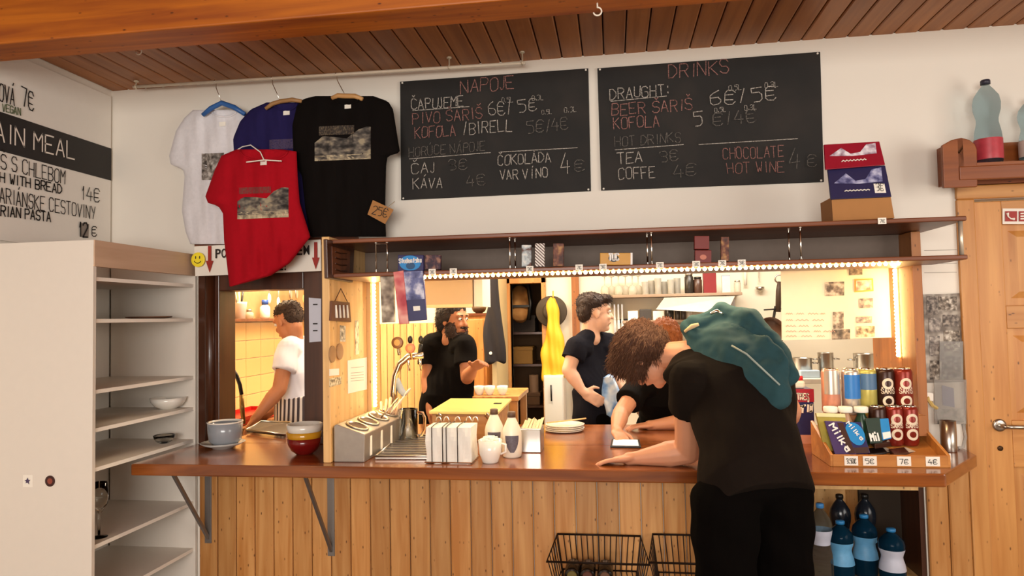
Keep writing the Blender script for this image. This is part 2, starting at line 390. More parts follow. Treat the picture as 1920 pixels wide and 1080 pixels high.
# kitchen shell
KW = mat('kitchen_wall_paint', '#e9dfca', .8, noise_amt=.03, nscale=3)
MB().box(XW-.12, XW, .12, 3.4, 0, 2.6).build('wall_kitchen_left', KW, kind='structure')
kl = bpy.data.objects['wall_kitchen_left']
TILE = mat('cream_tile', '#ecc987', .25, noise_amt=.05, nscale=5, coat=.3)
first = None
for r in range(5):
    for c in range(10):
        if first is None: first = MB().box(XW, XW+.008, .3, .3+.205, .905, .905+.126).build('tile', TILE, kl, bevel=.002)
        else: twin(first, kl, (0, c*.209, r*.13))
kb = MB().box(XW-.1, -.845, YK, YK+.1, 0, 2.6).box(-.585, XE, YK, YK+.1, 0, 2.6).box(-.845, -.585, YK, YK+.1, 1.95, 2.6).build('wall_kitchen_back', KW, kind='structure')
first = None
for i in range(30):                                     # plank cladding behind the bar
    if first is None: first = MB().box(-2.61, -2.556, YK-.016, YK, 0, 1.52).build('plank', PALEP, kb, bevel=.004)
    else: twin(first, kb, (i*.0585, 0, 0))
MB().box(XW-.1, XE+.1, .12, 3.4, 2.6, 2.7).build('ceiling_kitchen', KW, kind='structure')
# store room behind the open kitchen door
DK = mat('store_wall', '#6b4a2c', .8)
MB().box(-1.25, -.1, 3.3, 3.4, 0, 2.6).box(-1.25, -1.2, YK+.1, 3.3, 0, 2.6).box(-.2, -.1, YK+.1, 3.3, 0, 2.6).build('wall_store', DK, kind='structure')
for n, (x0, x1, z0, z1) in enumerate([(-.872, -.845, 0, 1.95), (-.585, -.548, 0, 1.95), (-.872, -.548, 1.83, 1.95)]):
    MB().box(x0, x1, YK-.03, YK+.1, z0, z1).build('trim_%d' % (n+3), DOORW, kind='structure', bevel=.003)
MB().box(-.335, -.275, YK-.05, YK, 0, 2.6).build('trim_6', wood('brown_post', '#8a4f22', '#a9682f', 'Z', .5), kind='structure')

# door at the right with its casing
d1 = thing('door_1', 'panelled pine door with steel lever handle at the right edge', None, (2.0, 0, 0), kind='structure')
MB().box(1.504, 1.576, -.022, 0, 0, 2.03).build('casing', DOORW, d1, bevel=.006)
MB().box(2.42, 2.50, -.022, 0, 0, 2.03).build('casing', DOORW, d1, bevel=.006)
MB().box(1.504, 2.50, -.022, 0, 2.03, 2.09).build('casing', DOORX, d1, bevel=.006)
for x0, x1 in ((1.588, 1.698), (2.30, 2.41)): MB().box(x0, x1, .012, .055, .01, 2.02).build('stile', DOORW, d1, bevel=.004)
for z0, z1 in ((.01, .2), (.86, 1.06), (1.46, 1.56), (1.92, 2.02)): MB().box(1.698, 2.30, .012, .055, z0, z1).build('rail', DOORX, d1, bevel=.003)
for x0, x1 in ((1.96, 2.04),): MB().box(x0, x1, .012, .055, .2, 1.92).build('mullion', DOORW, d1, bevel=.003)
for x0, x1 in ((1.698, 1.96), (2.04, 2.30)):
    for z0, z1 in ((.2, .86), (1.06, 1.46), (1.56, 1.92)):
        m = MB(); m.hexa([(x0, .05, z0), (x1, .05, z0), (x1, .05, z1), (x0, .05, z1)], [(x0, .035, z0), (x1, .035, z0), (x1, .035, z1), (x0, .035, z1)])
        m.hexa([(x0+.03, .036, z0+.03), (x1-.03, .036, z0+.03), (x1-.03, .036, z1-.03), (x0+.03, .036, z1-.03)], [(x0+.06, .02, z0+.06), (x1-.06, .02, z0+.06), (x1-.06, .02, z1-.06), (x0+.06, .02, z1-.06)])
        m.build('door_panel', DOORW, d1)
hp = PY(1873, 797, .012)
h = MB().lathe((hp.x, .012, hp.z), [(.027, 0), (.027, .008), (.018, .01)], 20, 'Y').lathe((hp.x, .012, hp.z), [(.009, 0), (.009, .055)], 10, 'Y').tube([(hp.x, -.04, hp.z), (hp.x+.03, -.045, hp.z), (hp.x+.13, -.045, hp.z-.002)], .009, 10).build('door_handle', STEEL, d1, smooth=True)
MB().lathe((hp.x, .012, hp.z-.10), [(.011, 0), (.011, .004), (.004, .004)], 14, 'Y').build('keyhole', mat('dark_brass', '#4a3018', .4, .6), d1, smooth=True)
# fire telephone sign on the door
fs = thing('fire_sign', 'red and white fire telephone sign on the pine door', 'sign', PY(1900, 405, .012))
def wq(x0, y0, x1, y1, Y, t=.003): return MB().slab([PY(x0, y1, Y), PY(x1, y1, Y), PY(x1, y0, Y), PY(x0, y0, Y)], (0, -t, 0))
wq(1880, 391, 1942, 420, .008).build('backing', PAPER, fs)
RED = mat('sign_red', '#9c2418', .5)
wq(1885, 396, 1907, 415, .004, .002).build('pictogram', RED, fs); wq(1911, 396, 1937, 415, .004, .002).build('pictogram', RED, fs)
m = MB(); c = PY(1895, 405, .0015); m.tube([c+Vector((-.012, 0, .014)), c+Vector((-.01, 0, -.002)), c+Vector((.0, 0, -.012)), c+Vector((.014, 0, -.014))], [.006, .003, .003, .006], 8)
m.build('handset', PAPER, fs)
m = MB()
for k in range(3): cc = PY(1924, 400+k*5, .0015); m.slab(rrect(cc, (1,0,0), (0,0,1), .045, .006), (0,-.001,0))
m.build('flames', PAPER, fs)

# ================================================================== counter, hatch and boards
ct = thing('worktop', 'long glossy brown wooden counter top with a clipped right corner', 'counter', (-.3, -.52, ZT-.05))
F = -.525
m = MB(); XL = -2.098
m.prism([(XL, F, ZT-.05), (1.19, F, ZT-.05), (1.47, -.16, ZT-.05), (1.49, -.005, ZT-.05), (XL, -.005, ZT-.05)], (0,0,.05))
m.build('overhang', CTOP, ct, bevel=.006)
MB().box(-1.185, 1.256, -.0049, .62, ZT-.05, ZT).build('serving_board', CTOP, ct)
MB().box(-1.98, -1.53, -.005, .34, ZT-.05, ZT).build('window_board', CTOP, ct)
# plank cladding under the counter
cb = thing('plank_cladding', 'vertical pine plank cladding under the counter', 'cladding', (-.4, -.01, 0))
bw = .1; first = None; i = 0
def plank(x0, x1, z1, z0=0.0, parent=cb, Y=0, m=PINE):
    p = MB(); p.prism([(x0+.002, Y-.003, z0), (x0+.002, Y-.018, z0), (x0+.007, Y-.022, z0), (x1-.007, Y-.022, z0), (x1-.002, Y-.018, z0), (x1-.002, Y-.003, z0)], (0,0,z1-z0)); return p.build('plank', m, parent)
x = XL
while x + bw < .61:
    if first is None: first = plank(x, x+bw, ZT-.052)
    else: twin(first, cb, (x-XL, 0, 0))
    x += bw
for k in range(2): plank(1.327+k*.088, 1.327+(k+1)*.088, ZT-.052)
plank(.60, 1.325, ZT-.052, .777, m=wood('pine_board_flat', '#b06a2c', '#d29350', 'X', .42))
# niche under the counter
nc = thing('counter_niche', 'open pine niche under the counter right end holding water bottles', 'niche', (.96, .3, .1))
MB().box(.58, 1.12, .40, .42, .08, .80).build('back_panel', PALEP, nc); MB().box(1.12, 1.302, .20, .22, .375, .756).build('dark_panel', mat('niche_dark', '#2a1c0c', .8), nc); MB().box(1.12, 1.14, .221, .40, .375, .756).build('divider', PALEP, nc); MB().box(.602, .62, .0, .40, .10, .773).build('side_panel', PALEP, nc)  # dark panel added: shade of the niche's right part put into its colour
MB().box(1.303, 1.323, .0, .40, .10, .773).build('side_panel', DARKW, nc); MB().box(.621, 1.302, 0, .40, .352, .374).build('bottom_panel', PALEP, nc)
MB().box(.602, 1.323, 0.001, .40, .757, .773).build('top_panel', PALEP, nc)
# two grey folding brackets under the overhang
for k, px in enumerate((391, 621)):
    bx = PY(px, 960, -.022).x; zt = ZT-.052; zb = PY(px, 1018, -.022).z if k == 0 else PY(px, 1042, -.022).z
    t = thing('shelf_bracket', ['grey steel counter bracket beside the white shelf unit', 'grey steel counter bracket left of middle under the stack of bowls'][k], 'bracket', (bx, -.03, zb), group='counter brackets')
    MB().box(bx-.018, bx+.018, -.027, -.0225, zb, zt).build('wall_leg', DSTEEL, t, bevel=.001)
    MB().box(bx-.018, bx+.018, -.40, -.024, zt-.005, zt).build('top_leg', DSTEEL, t, bevel=.001)
    MB().slab([(bx-.007, -.03, zb+.02), (bx+.007, -.03, zb+.02), (bx+.007, -.34, zt-.006), (bx-.007, -.34, zt-.006)], (0,-.009,-.012)).build('brace', DSTEEL, t)

# side boards of the hatch
pt = thing('hatch_side_board', 'pale pine board between return window and serving hatch, covered with notes', 'partition', (-1.225, -.2, ZT))
MB().box(-1.245, -1.21, -.457, -.004, ZT, 1.916).build('board', PALEP, pt, bevel=.004)
MB().box(-1.245, -1.19, -.003, .13, ZT+.001, 1.7515).build('jamb', PALEP, pt)
RP = wood('right_post', '#8d5426', '#a96a34', 'Z', .45, var=.03)
pr_ = thing('hatch_side_board', 'brown wooden board closing the serving hatch beside the photo strip', 'partition', (1.28, 0, ZT))
MB().box(1.2575, 1.296, -.15, -.004, ZT, 1.882).build('board', RP, pr_, bevel=.003)
MB().box(1.2575, 1.28, -.003, .34, ZT+.001, 1.7515).build('jamb', RP, pr_)
# grey lintel behind the two shelves
MB().box(-1.209, 1.261, -.022, -.002, 1.756, 1.883).build('lintel_panel', mat('grey_brown_panel', '#6b5a4e', .6), label='grey-brown lintel panel behind the snack shelf', cat='panel')
# shelves
us = thing('hatch_shelf', 'upper brown shelf above the serving hatch, carrying the snack box', 'shelf', (0, -.23, 1.884))
MB().box(-1.209, 1.335, -.46, -.002, 1.884, 1.902).build('board', SHELFW, us, bevel=.004)
ls = thing('hatch_shelf', 'lower brown snack shelf with price tags and light strip below', 'shelf', (0, -.23, 1.737))
MB().prism([(-1.209, -.455, 1.737), (1.335, -.455, 1.737), (1.335, -.152, 1.737), (1.26, -.152, 1.737), (1.26, -.002, 1.737), (-1.209, -.002, 1.737)], (0,0,.018)).build('board', SHELFW, ls, bevel=.004)
# steel rods between the shelves
for px, t in ((705, 1), (726, 0), (956, 0), (966, 0), (1214, 0), (1222, 0), (1480, 0), (1502, 0)):
    a = PY(px, 480, -.448 if px not in (966, 1214, 1480) else -.40)
    r = MB().tube([(a.x, a.y, 1.755), (a.x, a.y, 1.884)], .0035, 8)
    r.lathe((a.x, a.y, 1.755), [(.007, 0), (.007, .004)], 10).lathe((a.x, a.y, 1.880), [(.007, 0), (.007, .004)], 10)
    r.build('rod', CHROME, us, smooth=True)
MB().tube([(1.32, -.44, 1.755), (1.32, -.44, 1.884)], .008, 10).build('rod', mat('satin_rod', '#d9cdb8', .35, .6), us, smooth=True)
a = PY(705, 455, -.468); b = PY(726, 455, -.468)
MB().tube([(a.x, -.468, 1.80), (a.x, -.468, 1.874), (b.x, -.468, 1.874), (b.x, -.468, 1.80)], .003, 6).build('bent_rod', CHROME, us, smooth=True)
# price tags on the shelf edge
for k, px in enumerate((803, 842, 983, 1074, 1118, 1223, 1290, 1338, 1374, 1636)):
    top = px == 1636
    c = PY(px, 0, -.4615); z = 1.893 if top else 1.748
    t = thing('price_tag', ['small white price tag at the left end of the lower shelf edge', 'small white price tag left of middle on the lower shelf edge', 'small white price tag under the striped bars',
        'small white price tag right of the brown bar', 'small white price tag left of the cracker pack', 'small white price tag at the rod right of the cracker pack',
        'small white price tag left of the red packs', 'small white price tag under the red packs', 'small white price tag under the brown wafer', 'small white price tag on the upper shelf under the snack box'][k], 'tag', (c.x, -.4615, z-.011), group='price tags on the shelf edges')
    MB().box(c.x-.015, c.x+.015, -.4645, -.4605, z-.011, z+.013).build('card', PAPER, t)
    s = MB(); strokes(s, '7€' if k % 2 else '3€', (c.x-.010, -.4646, z-.006), (c.x+.012, -.4646, z-.006), (0,0,1), (0,-1,0), .013, .0008); s.build('lettering', INK, t)
# LED strips: warm tape with single diodes
TAPE = mat('led_tape', '#ffd98a', .5, emit=9, ecol='#ffb650'); BEAD = mat('led_diode', '#fff2c8', .4, emit=45, ecol='#ffdc96'); TAPE0 = mat('led_tape_dim', '#ffd98a', .5, emit=1.6, ecol='#ffb84e')
def led(label, a, b, n, nrm, side, w=.009):
    a = Vector(a); b = Vector(b); d = (b-a); nrm = Vector(nrm).normalized(); side = Vector(side).normalized()
    t = thing('led_strip', label, 'light strip', a if a.z < b.z else b)
    MB().slab([a-side*w, a+side*w, b+side*w, b-side*w], nrm*.003).build('tape', TAPE if abs(a.z-b.z) > .1 else TAPE0, t)
    f = None
    for i in range(n):
        p = a + d*((i+.5)/n)
        if f is None: m = MB(); m.ell(p+nrm*.003, (.0075, .0075, .0075), None, 10, 6); f = m.build('diode', BEAD, t, smooth=True); p0 = p
        else: twin(f, t, p-p0)
    return t
led('vertical warm light strip on the pale pine side board', (-1.185, .03, 1.735), (-1.185, .03, 1.12), 34, (1, 0, 0), (0, 1, 0), .016)
led('vertical warm light strip on the brown board beside the cans', (1.2535, .02, 1.735), (1.2535, .02, 1.34), 24, (-1, 0, 0), (0, 1, 0), .014)
led('long warm light strip under the lower snack shelf', (-.80, -.449, 1.732), (1.10, -.449, 1.732), 84, (0, 0, -1), (0, 1, 0), .007)
area('led_strip_light', (.1, -.445, 1.722), (.1, -.35, 0), 1.85, .02, 6.5, (1, .78, .50))

# dark stained surround of the return window
ws = thing('return_window', 'dark stained wooden frame of the small dish return window', 'window frame', (-1.78, 0, ZT))
MB().box(-2.098, -1.982, -.03, .125, ZT, 1.80).build('left_post', DARKW, ws, bevel=.004)
MB().lathe((-2.03, -.03, ZT), [(.026, 0), (.026, .855)], 16).build('round_moulding', DARKW, ws, smooth=True)
MB().box(-1.528, -1.247, -.03, .13, ZT, 1.80).build('right_post', DARKW, ws, bevel=.004)
MB().box(-1.981, -1.529, -.03, .13, 1.714, 1.80).build('head', DARKW, ws, bevel=.004)
MB().box(-2.098, -1.247, -.06, -.002, 1.935, 1.965).build('top_ledge', SHELFW, ws)
m = MB().slab([PY(580, 642, -.034), PY(602, 640, -.034), PY(602, 560, -.034), PY(579, 558, -.034)], (0,-.002,0))
nt_ = m.build('notice', mat('pale_blue_paper', '#c9cbd6', .8, noise_amt=.03), label='pale blue paper notice on the dark return window post', cat='paper')
m = MB()
for y, n in ((571, 2), (607, 3), (620, 1)):
    a = PY(591, y, -.0365); m.slab(rrect(a, (1,0,0), (0,0,1), .024, .006), (0,-.0005,0))
m.build('printed_lines', INK, nt_)
# sign above the return window
sg = thing('return_sign', 'long white sign with red arrows and black capitals above the return window', 'sign', PY(484, 515, -.075))
Ys = -.075
MB().slab([PY(366, 518, Ys), PY(602, 508, Ys), PY(601, 449, Ys), PY(364, 462, Ys)], (0,-.006,0)).build('panel', PAPER, sg, bevel=.001)
MB().tube([PY(470, 455, -.075), PY(470, 455, -.03)], .004).build('spacer', DARKW, sg)
for (x, y0, y1) in ((393, 461, 511), (592, 454, 505)):
    a = [PY(x-3, y0, Ys-.007), PY(x+3, y0, Ys-.007), PY(x+3, y1-22, Ys-.007), PY(x+7, y1-22, Ys-.007), PY(x, y1, Ys-.007), PY(x-7, y1-22, Ys-.007), PY(x-3, y1-22, Ys-.007)]
    MB().prism(a[::-1], (0,-.001,0)).build('arrow', mat('arrow_red', '#9b2a1e', .6), sg)
def sign_text(txt, x, y, x1, hpx):
    n = len(txt)
    for i, ch in enumerate(txt):
        xa = x+(x1-x)*i/n; xb = x+(x1-x)*(i+.82)/n; A = PY(xa, y-(xa-x)*.05, Ys-.0065); B = PY(xb, y-(xb-x)*.05, Ys-.0065)
        printed('letter', ch, A, B-A, (0,0,1), (0,-1,0), hpx*.0031, INK, sg, .02, width=(B-A).length*(.3 if ch == '!' else 1))
    return
    A = PY(x, y, Ys-.0065); B = PY(x1, y-(x1-x)*.05, Ys-.0065); printed('lettering', txt, A, B-A, (0,0,1), (0,-1,0), hpx*.0031*1.0, INK, sg, .018, width=(B-A).length)
sign_text('PO', 403, 484, 427, 21); sign_text('D', 514, 480, 527, 21); sign_text('SEM', 541, 479, 582, 21); sign_text('JEME!', 482, 509, 545, 21)
sm = thing('smiley_sticker', 'round yellow smiley sticker at the left end of the white sign', 'sticker', PY(372, 500, Ys-.02))
c = PY(372, 487, Ys-.012)
MB().lathe(c, [(.037, 0), (.037, .004), (.03, .006)], 28, 'Y').build('disc', mat('smiley_yellow', '#f2dc2c', .5, noise_amt=.03), sm)
m = MB()
for s in (-1, 1): m.ell(c+Vector((s*.011, -.0065, .011)), (.003, .001, .008))
m.tube([c+Vector((.02*math.cos(a), -.0065, .002+.02*math.sin(a))) for a in [math.radians(q) for q in range(205, 345, 14)]], .002, 6)
m.build('face', INK, sm)

# blackboards
BB = blotch('chalkboard', ['#13100d', '#1a1612', '#231d18'], 5, .75)
def chalkboard(label, px, rows):
    c = [PY(*p, -.012) for p in px]
    t = thing('blackboard', label, 'blackboard', (c[0]+c[1])/2, group='drinks blackboards')
    MB().slab(c, (0,-.008,0)).build('panel', BB, t, bevel=.001)
    for p in c:
        q = p + (sum(c, Vector())/4-p).normalized()*.014
        MB().lathe(q, [(.005, 0), (.004, .003)], 8, 'Y').build('pin', PAPER, t)
    for mt, txt, x0, y0, x1, y1, h, w in rows:
        s = MB()
        A = PY(x0, y0, -.0215); B = PY(x1, y1, -.0215)
        if txt == '_': 
            u = Vector((0,0,.0018)); s.add([A-u, B-u, B+u, A+u], [(0,1,2,3)])
        else: strokes(s, txt, A, B, (0,0,1), (0,-1,0), h*.00268, w*.9, .45)
        s.build('underline' if txt == '_' else 'lettering', mt, t, kind=None if txt == '_' else 'stuff')
W_, P_, G_ = CHALKW, CHALKP, CHALKG
chalkboard('black chalkboard with drinks in Slovak beside the t-shirts', [(752,375), (1108,358), (1103,128), (750,153)], [
 (P_,'NAPOJE',864,175,968,166,24,.0024), (W_,'ČAPUJEME',772,206,872,199,19,.0022), (W_,'_',773,207.5,880,200,0,0), (P_,'PIVO ŠARIŠ',774,233,908,222,20,.0022), (W_,'6€/',917,217,962,214,24,.0022), (W_,'5€',971,211,1012,208,22,.0022),
 (W_,'0,5L',941,193,963,191,9,.0012), (W_,'0,3L',998,189,1020,187,9,.0012), (P_,'KOFOLA',778,260,858,253,20,.0022), (W_,'/',868,254,880,252,24,.0022), (W_,'BIRELL',880,252,964,246,21,.0022), (G_,'5€/4€',988,250,1070,243,22,.0022), (W_,'0,5L',1016,215,1036,213,8,.0012), (W_,'0,3L',1058,212,1082,209,9,.0012),
 (G_,'HORÚCE NÁPOJE',767,294,912,282,17,.0018), (W_,'_',767,298,920,286,0,0), (W_,'_',938,285,1083,277,0,0), (W_,'ČAJ',772,327,818,322,19,.0022), (G_,'3€',842,320,880,317,19,.0020), (W_,'KÁVA',775,355,833,352,19,.0022), (G_,'4€',874,350,916,346,20,.0020),
 (W_,'ČOKOLÁDA',934,311,1036,303,18,.0022), (W_,'VAR VÍNO',938,337,1030,332,17,.0022), (W_,'4',1052,325,1074,322,36,.0022), (G_,'€',1078,321,1102,319,20,.0020)])
chalkboard('black chalkboard with drinks in English beside the snack box', [(1127,357), (1545,341), (1538,97), (1120,128)], [
 (P_,'DRINKS',1254,148,1372,137,24,.0022), (W_,'DRAUGHT:',1144,187,1258,178,19,.0022), (W_,'_',1145,190,1250,180,0,0), (P_,'BEER ŠARIŠ',1147,217,1302,205,20,.0022), (P_,'KOFOLA',1151,242,1240,237,20,.0022), (W_,'6€/',1332,198,1402,192,24,.0022), (W_,'5€',1410,192,1462,187,24,.0022),
 (W_,'0,5L',1366,170,1392,168,9,.0012), (W_,'0,3L',1434,165,1460,162,9,.0012), (W_,'5',1300,238,1322,236,25,.0022), (G_,'€/4€',1338,235,1424,228,22,.0022), (W_,'0,5L',1340,211,1362,209,8,.0012), (W_,'0,3L',1396,207,1420,205,9,.0012),
 (G_,'HOT DRINKS',1153,275,1280,266,17,.0018), (W_,'_',1153,281,1282,271,0,0), (W_,'_',1310,271,1496,260,0,0), (W_,'TEA',1158,308,1208,303,19,.0022), (G_,'3€',1238,304,1276,301,19,.0020), (W_,'COFFE',1160,337,1232,332,20,.0022), (G_,'4€',1262,334,1312,329,22,.0020),
 (P_,'CHOCOLATE',1356,299,1472,293,19,.0018), (P_,'HOT WINE',1364,326,1474,322,18,.0018), (G_,'4',1480,318,1506,314,36,.0018), (G_,'€',1514,312,1536,310,20,.0018)])

# menu board on the left wall
mn = thing('menu_board', 'white food menu board with a black MAIN MEAL band on the left wall', 'menu board', (XW, -.8, 1.93))
XB = XW + .012
MB().box(XW+.001, XB, -1.6, -.017, 1.925, 2.76).build('panel', mat('menu_panel', '#e6dfd4', .5, noise_amt=.02), mn, bevel=.001)
MB().box(XB, XB+.003, -1.6, -.017, 2.312, 2.482).build('header_band', mat('menu_black', '#1b1411', .35), mn)
def wl(px, py, off=.004): return PX(px, py, XB+off)
def wtext(name, txt, x0, y0, x1, y1, hm, mt, w, jit=.22, off=.0035):
    s = MB(); A = PX(x0, y0, XB+off); B = PX(x1, y1, XB+off); strokes(s, txt, A, B, (0,0,1), (1,0,0), hm, w, jit); s.build(name, mt, mn, kind='stuff')
A = PX(0, 262, XB+.0035)
wtext('header_lettering', 'MAIN MEAL', -36, 256, 144, 300, .082, mat('menu_white', '#e8ddd0', .6), .0036, 0)
for txt, x0, y0, x1, y1, hh, w in (('OVÁ',-2,188,29,200,.075,.0026),('7€',40,198,66,210,.085,.0028),
    ('GULÁŠ S CHLEBOM',-56,302,124,346,.064,.0023),('GOULASH WITH BREAD',-80,325,118,364,.042,.0030),
    ('14€',153,374,190,380,.068,.0024),('VEGETARIÁNSKE',-66,366,86,396,.064,.0023),('CESTOVINY',92,396,180,412,.064,.0023),
    ('VEGETARIAN PASTA',-72,396,97,416,.044,.0030),('12',148,444,167,444,.07,.0040),('€',172,443,184,443,.05,.0024)):
    wtext('handwriting', txt, x0, y0, x1, y1, hh, INK, w)
wtext('handwriting', 'VEGAN', 4, 208, 40, 217, .032, mat('green_marker', '#5f6e4a', .7), .0022)
MB().slab([PX(151, 444, XB+.0015), PX(166, 446, XB+.0015), PX(167, 420, XB+.0015), PX(153, 418, XB+.0015)][::-1], (.0005,0,0)).build('smudge', mat('ink_smudge', '#8d8177', .8), mn)

# white shelf unit by the left wall
XS, YN = -2.118, -.727
su = thing('shelf_unit', 'tall white laminate shelf unit against the left wall', 'shelf unit', (-2.36, -.37, 0))
MB().box(XW+.003, XS, YN, YN+.018, 0, 1.905).build('end_panel', LAMI, su, bevel=.001)
MB().box(XW+.02, XS-.0, -.022, -.004, 0, 1.905).build('end_panel', LAMI, su, bevel=.001)
MB().box(XW+.003, XW+.012, YN+.018, -.022, 0, 1.905).build('back_panel', LAMI, su)
MB().box(XS-.018, XS+.004, YN+.002, -.02, 1.795, 1.905).build('top_fascia', wood('fascia', '#c2a184', '#cfb094', 'Y', .5, knot=False, var=.02), su, bevel=.001)
MB().box(XW+.012, XW+.09, YN+.02, YN+.032, 0, 1.79).build('pine_post', PINE, su)
zz = [PX(q[0], q[1], XS).z for q in ((180, 519), (178, 598), (176.6, 732), (174.7, 805), (173, 880), (170.6, 1027))] 
zz += [.42, .18]
EDGE = mat('shelf_edge', '#f3ece0', .4, noise_amt=.01)
for k, z in enumerate(zz):
    s = MB().box(XW+.012, XS-.012, YN+.018, -.022, z-.016, z).build('shelf', LAMI, su)
    MB().box(XS-.012, XS-.009, YN+.018, -.022, z-.016, z).build('edge_band', EDGE, s)
SHZ = zz
st = thing('round_sticker', 'dark round sticker on the white shelf unit end panel', 'sticker', PY(94, 915, YN-.002))
c = PY(94, 902, YN-.0005)
MB().lathe(c, [(.0225, 0), (.0225, .0015)], 28, 'Y').build('disc', mat('sticker_dark', '#3a1712', .5), st)
MB().lathe(c-Vector((0,.0016,0)), [(.012, 0), (.009, .0006)], 20, 'Y').build('emblem', mat('sticker_red', '#8a4030', .5), st)
st = thing('square_sticker', 'small white sticker with a dark bird mark on the white end panel', 'sticker', PY(52, 912, YN-.002))
c = PY(52, 902, YN-.0005)
MB().slab(rrect(c, (1,0,0), (0,0,1), .045, .05), (0,-.001,0)).build('paper', PAPER, st)
m = MB(); m.prism([c+Vector((x/1000, -.0012, z/1000)) for x, z in ((-14,2),(-4,6),(0,14),(5,4),(13,6),(6,-3),(8,-13),(0,-6),(-10,-9),(-5,-2))][::-1], (0,-.0006,0)); m.build('mark', mat('mark_violet', '#4a3c5a', .6), st)
# curtain rail above the t-shirts
cr = thing('hanging_rail', 'thin white rail under the ceiling carrying the t-shirts', 'rail', (-1.4, -.12, 2.75))
zr = PY(600, 148, -.12).z
A = PY(250, 163, -.12); B = PY(985, 118, -.12)
MB().tube([A, B], .008, 10).build('rod', mat('rail_white', '#d9cab4', .4), cr, smooth=True)
for px in (256, 852, 980):
    p = A + (B-A)*((px-250)/735.0)
    MB().tube([p+Vector((0,0,-.012)), p+Vector((0,-.011,0)), p+Vector((0,0,.014)), Vector((p.x, p.y, ZC-.004))], .004, 6).lathe((p.x, p.y, ZC-.01), [(.012, 0), (.012, .006)], 10).build('hook', mat('rail_hook', '#d8cbb2', .35, .4), cr, smooth=True)
RAILA, RAILB = A, B
# shelf above the door
sd = thing('wall_shelf', 'dark orange wooden wall shelf with scrolled end above the door', 'shelf', (1.95, -.1, 2.09))
SW = wood('orange_shelf_wood', '#75380f', '#8f4d1c', 'X', .4, var=.03)
MB().box(1.47, 2.6, -.024, -.001, 2.092, 2.27).build('back_board', SW, sd)
MB().box(1.49, 2.6, -.175, -.024, 2.14, 2.158).build('plank', SW, sd)
MB().box(1.44, 2.6, -.195, -.175, 2.085, 2.142).build('front_rail', SW, sd, bevel=.004)
pl = [PY(x, y, -.19) for x, y in ((1770,352), (1767,272), (1785,262), (1803,258), (1818,262), (1828,270), (1832,280), (1833,330), (1833,350))]
MB().prism(pl[::-1], (0, .018, 0)).build('scrolled_end', SW, sd, bevel=.003)
MB().box(1.44, 1.46, -.19, -.001, 2.09, 2.26).build('side_board', SW, sd)

# ================================================================== t-shirts on hangers
def cloth_mat(name, col): return mat(name, col, .9, noise_amt=.1, nscale=60, bump=.12, spec=.15)
def tshirt(label, Y, L, R, col, depth=.035, seed=0, fold=.006, prints=(), collar=None, tagpx=None):
    y0 = max(L[0][1], R[0][1]); y1 = min(L[-1][1], R[-1][1])
    def S(x, y, off=0):
        xl, xr = lerp_poly(L, y), lerp_poly(R, y); s = min(1, max(0, (x-xl)/max(xr-xl, 1)))
        v = (y-y0)/(y1-y0); b = depth*(max(0, 1-(2*s-1)**2)**.5)*(.55+.45*min(1, v*3))
        b += fold*(math.sin(x*.16+seed+y*.02)+math.sin(x*.31-y*.035+seed*2)*.6+math.sin(y*.09+x*.05+seed)*.35)*min(1, 4*s, 4*(1-s))
        return PY(x, y, Y-b-off)
    rows, nc = 64, 28; rs = []
    for i in range(rows+1):
        y = y0+(y1-y0)*i/rows; xl, xr = lerp_poly(L, y), lerp_poly(R, y)
        if xr-xl < 2: xr = xl+2
        fr = [S(xl+(xr-xl)*j/nc, y) for j in range(nc+1)]; bk = [PY(xl+(xr-xl)*(nc-j)/nc, y, Y+.006) for j in range(nc+1)]
        rs.append(fr+bk)
    mid = S((lerp_poly(L, y1)+lerp_poly(R, y1))/2, y1)
    t = thing('t_shirt', label, 't-shirt', mid, group='souvenir t-shirts')
    MB().rings(rs).build('cloth', col, t, smooth=True)
    for nm, px, mt in prints:                        # px: left, top, right, bottom or outline polygon over them
        xa, ya, xb, yb = px[:4]; top = px[4] if len(px) > 4 else None; m = MB(); n = 14; k = 8; vs = []; fs = []
        for i in range(k+1):
            for j in range(n+1):
                x = xa+(xb-xa)*j/n; yt = ya if top is None else lerp_poly([(q[1], q[0]) for q in top], x); y = yt+(yb-yt)*i/k
                vs.append(S(x, y-(x-xa)*.04, .0022))
        for i in range(k):
            for j in range(n): a = i*(n+1)+j; fs.append((a, a+1, a+n+2, a+n+1))
        m.add(vs, fs); m.build(nm, mt, t, smooth=True)
    if collar:
        cx, cy, rx, ry = collar
        pts = [S(cx+rx*math.cos(a), cy+ry*math.sin(a), .003) for a in [math.pi*q/16 for q in range(0, 17)]]
        MB().tube(pts, .005, 6).build('collar', col, t, smooth=True)
    if tagpx:
        x, y = tagpx; MB().slab([S(x-6, y+5, .004), S(x+6, y+4, .004), S(x+6, y-4, .004), S(x-6, y-3, .004)], (0,-.0008,0)).build('size_label', PAPER, t)
    return t
PIC = blotch('mountain_print', ['#221e1b', '#453f3a', '#6f665b', '#9a8d74'], 20, .9, stretch=(1, 1, 1.8)); PIC2 = blotch('rock_print', ['#6b5f50', '#a5977c', '#c9b998'], 34, .9)
PICG = blotch('lettering_print', ['#2a2420', '#3d342c', '#6b5c48'], 180, .9, stretch=(1, 1, .5)); PICR = blotch('red_lettering_print', ['#8a1420', '#7a2a28', '#6d4238'], 160, .9, stretch=(1, 1, .5))
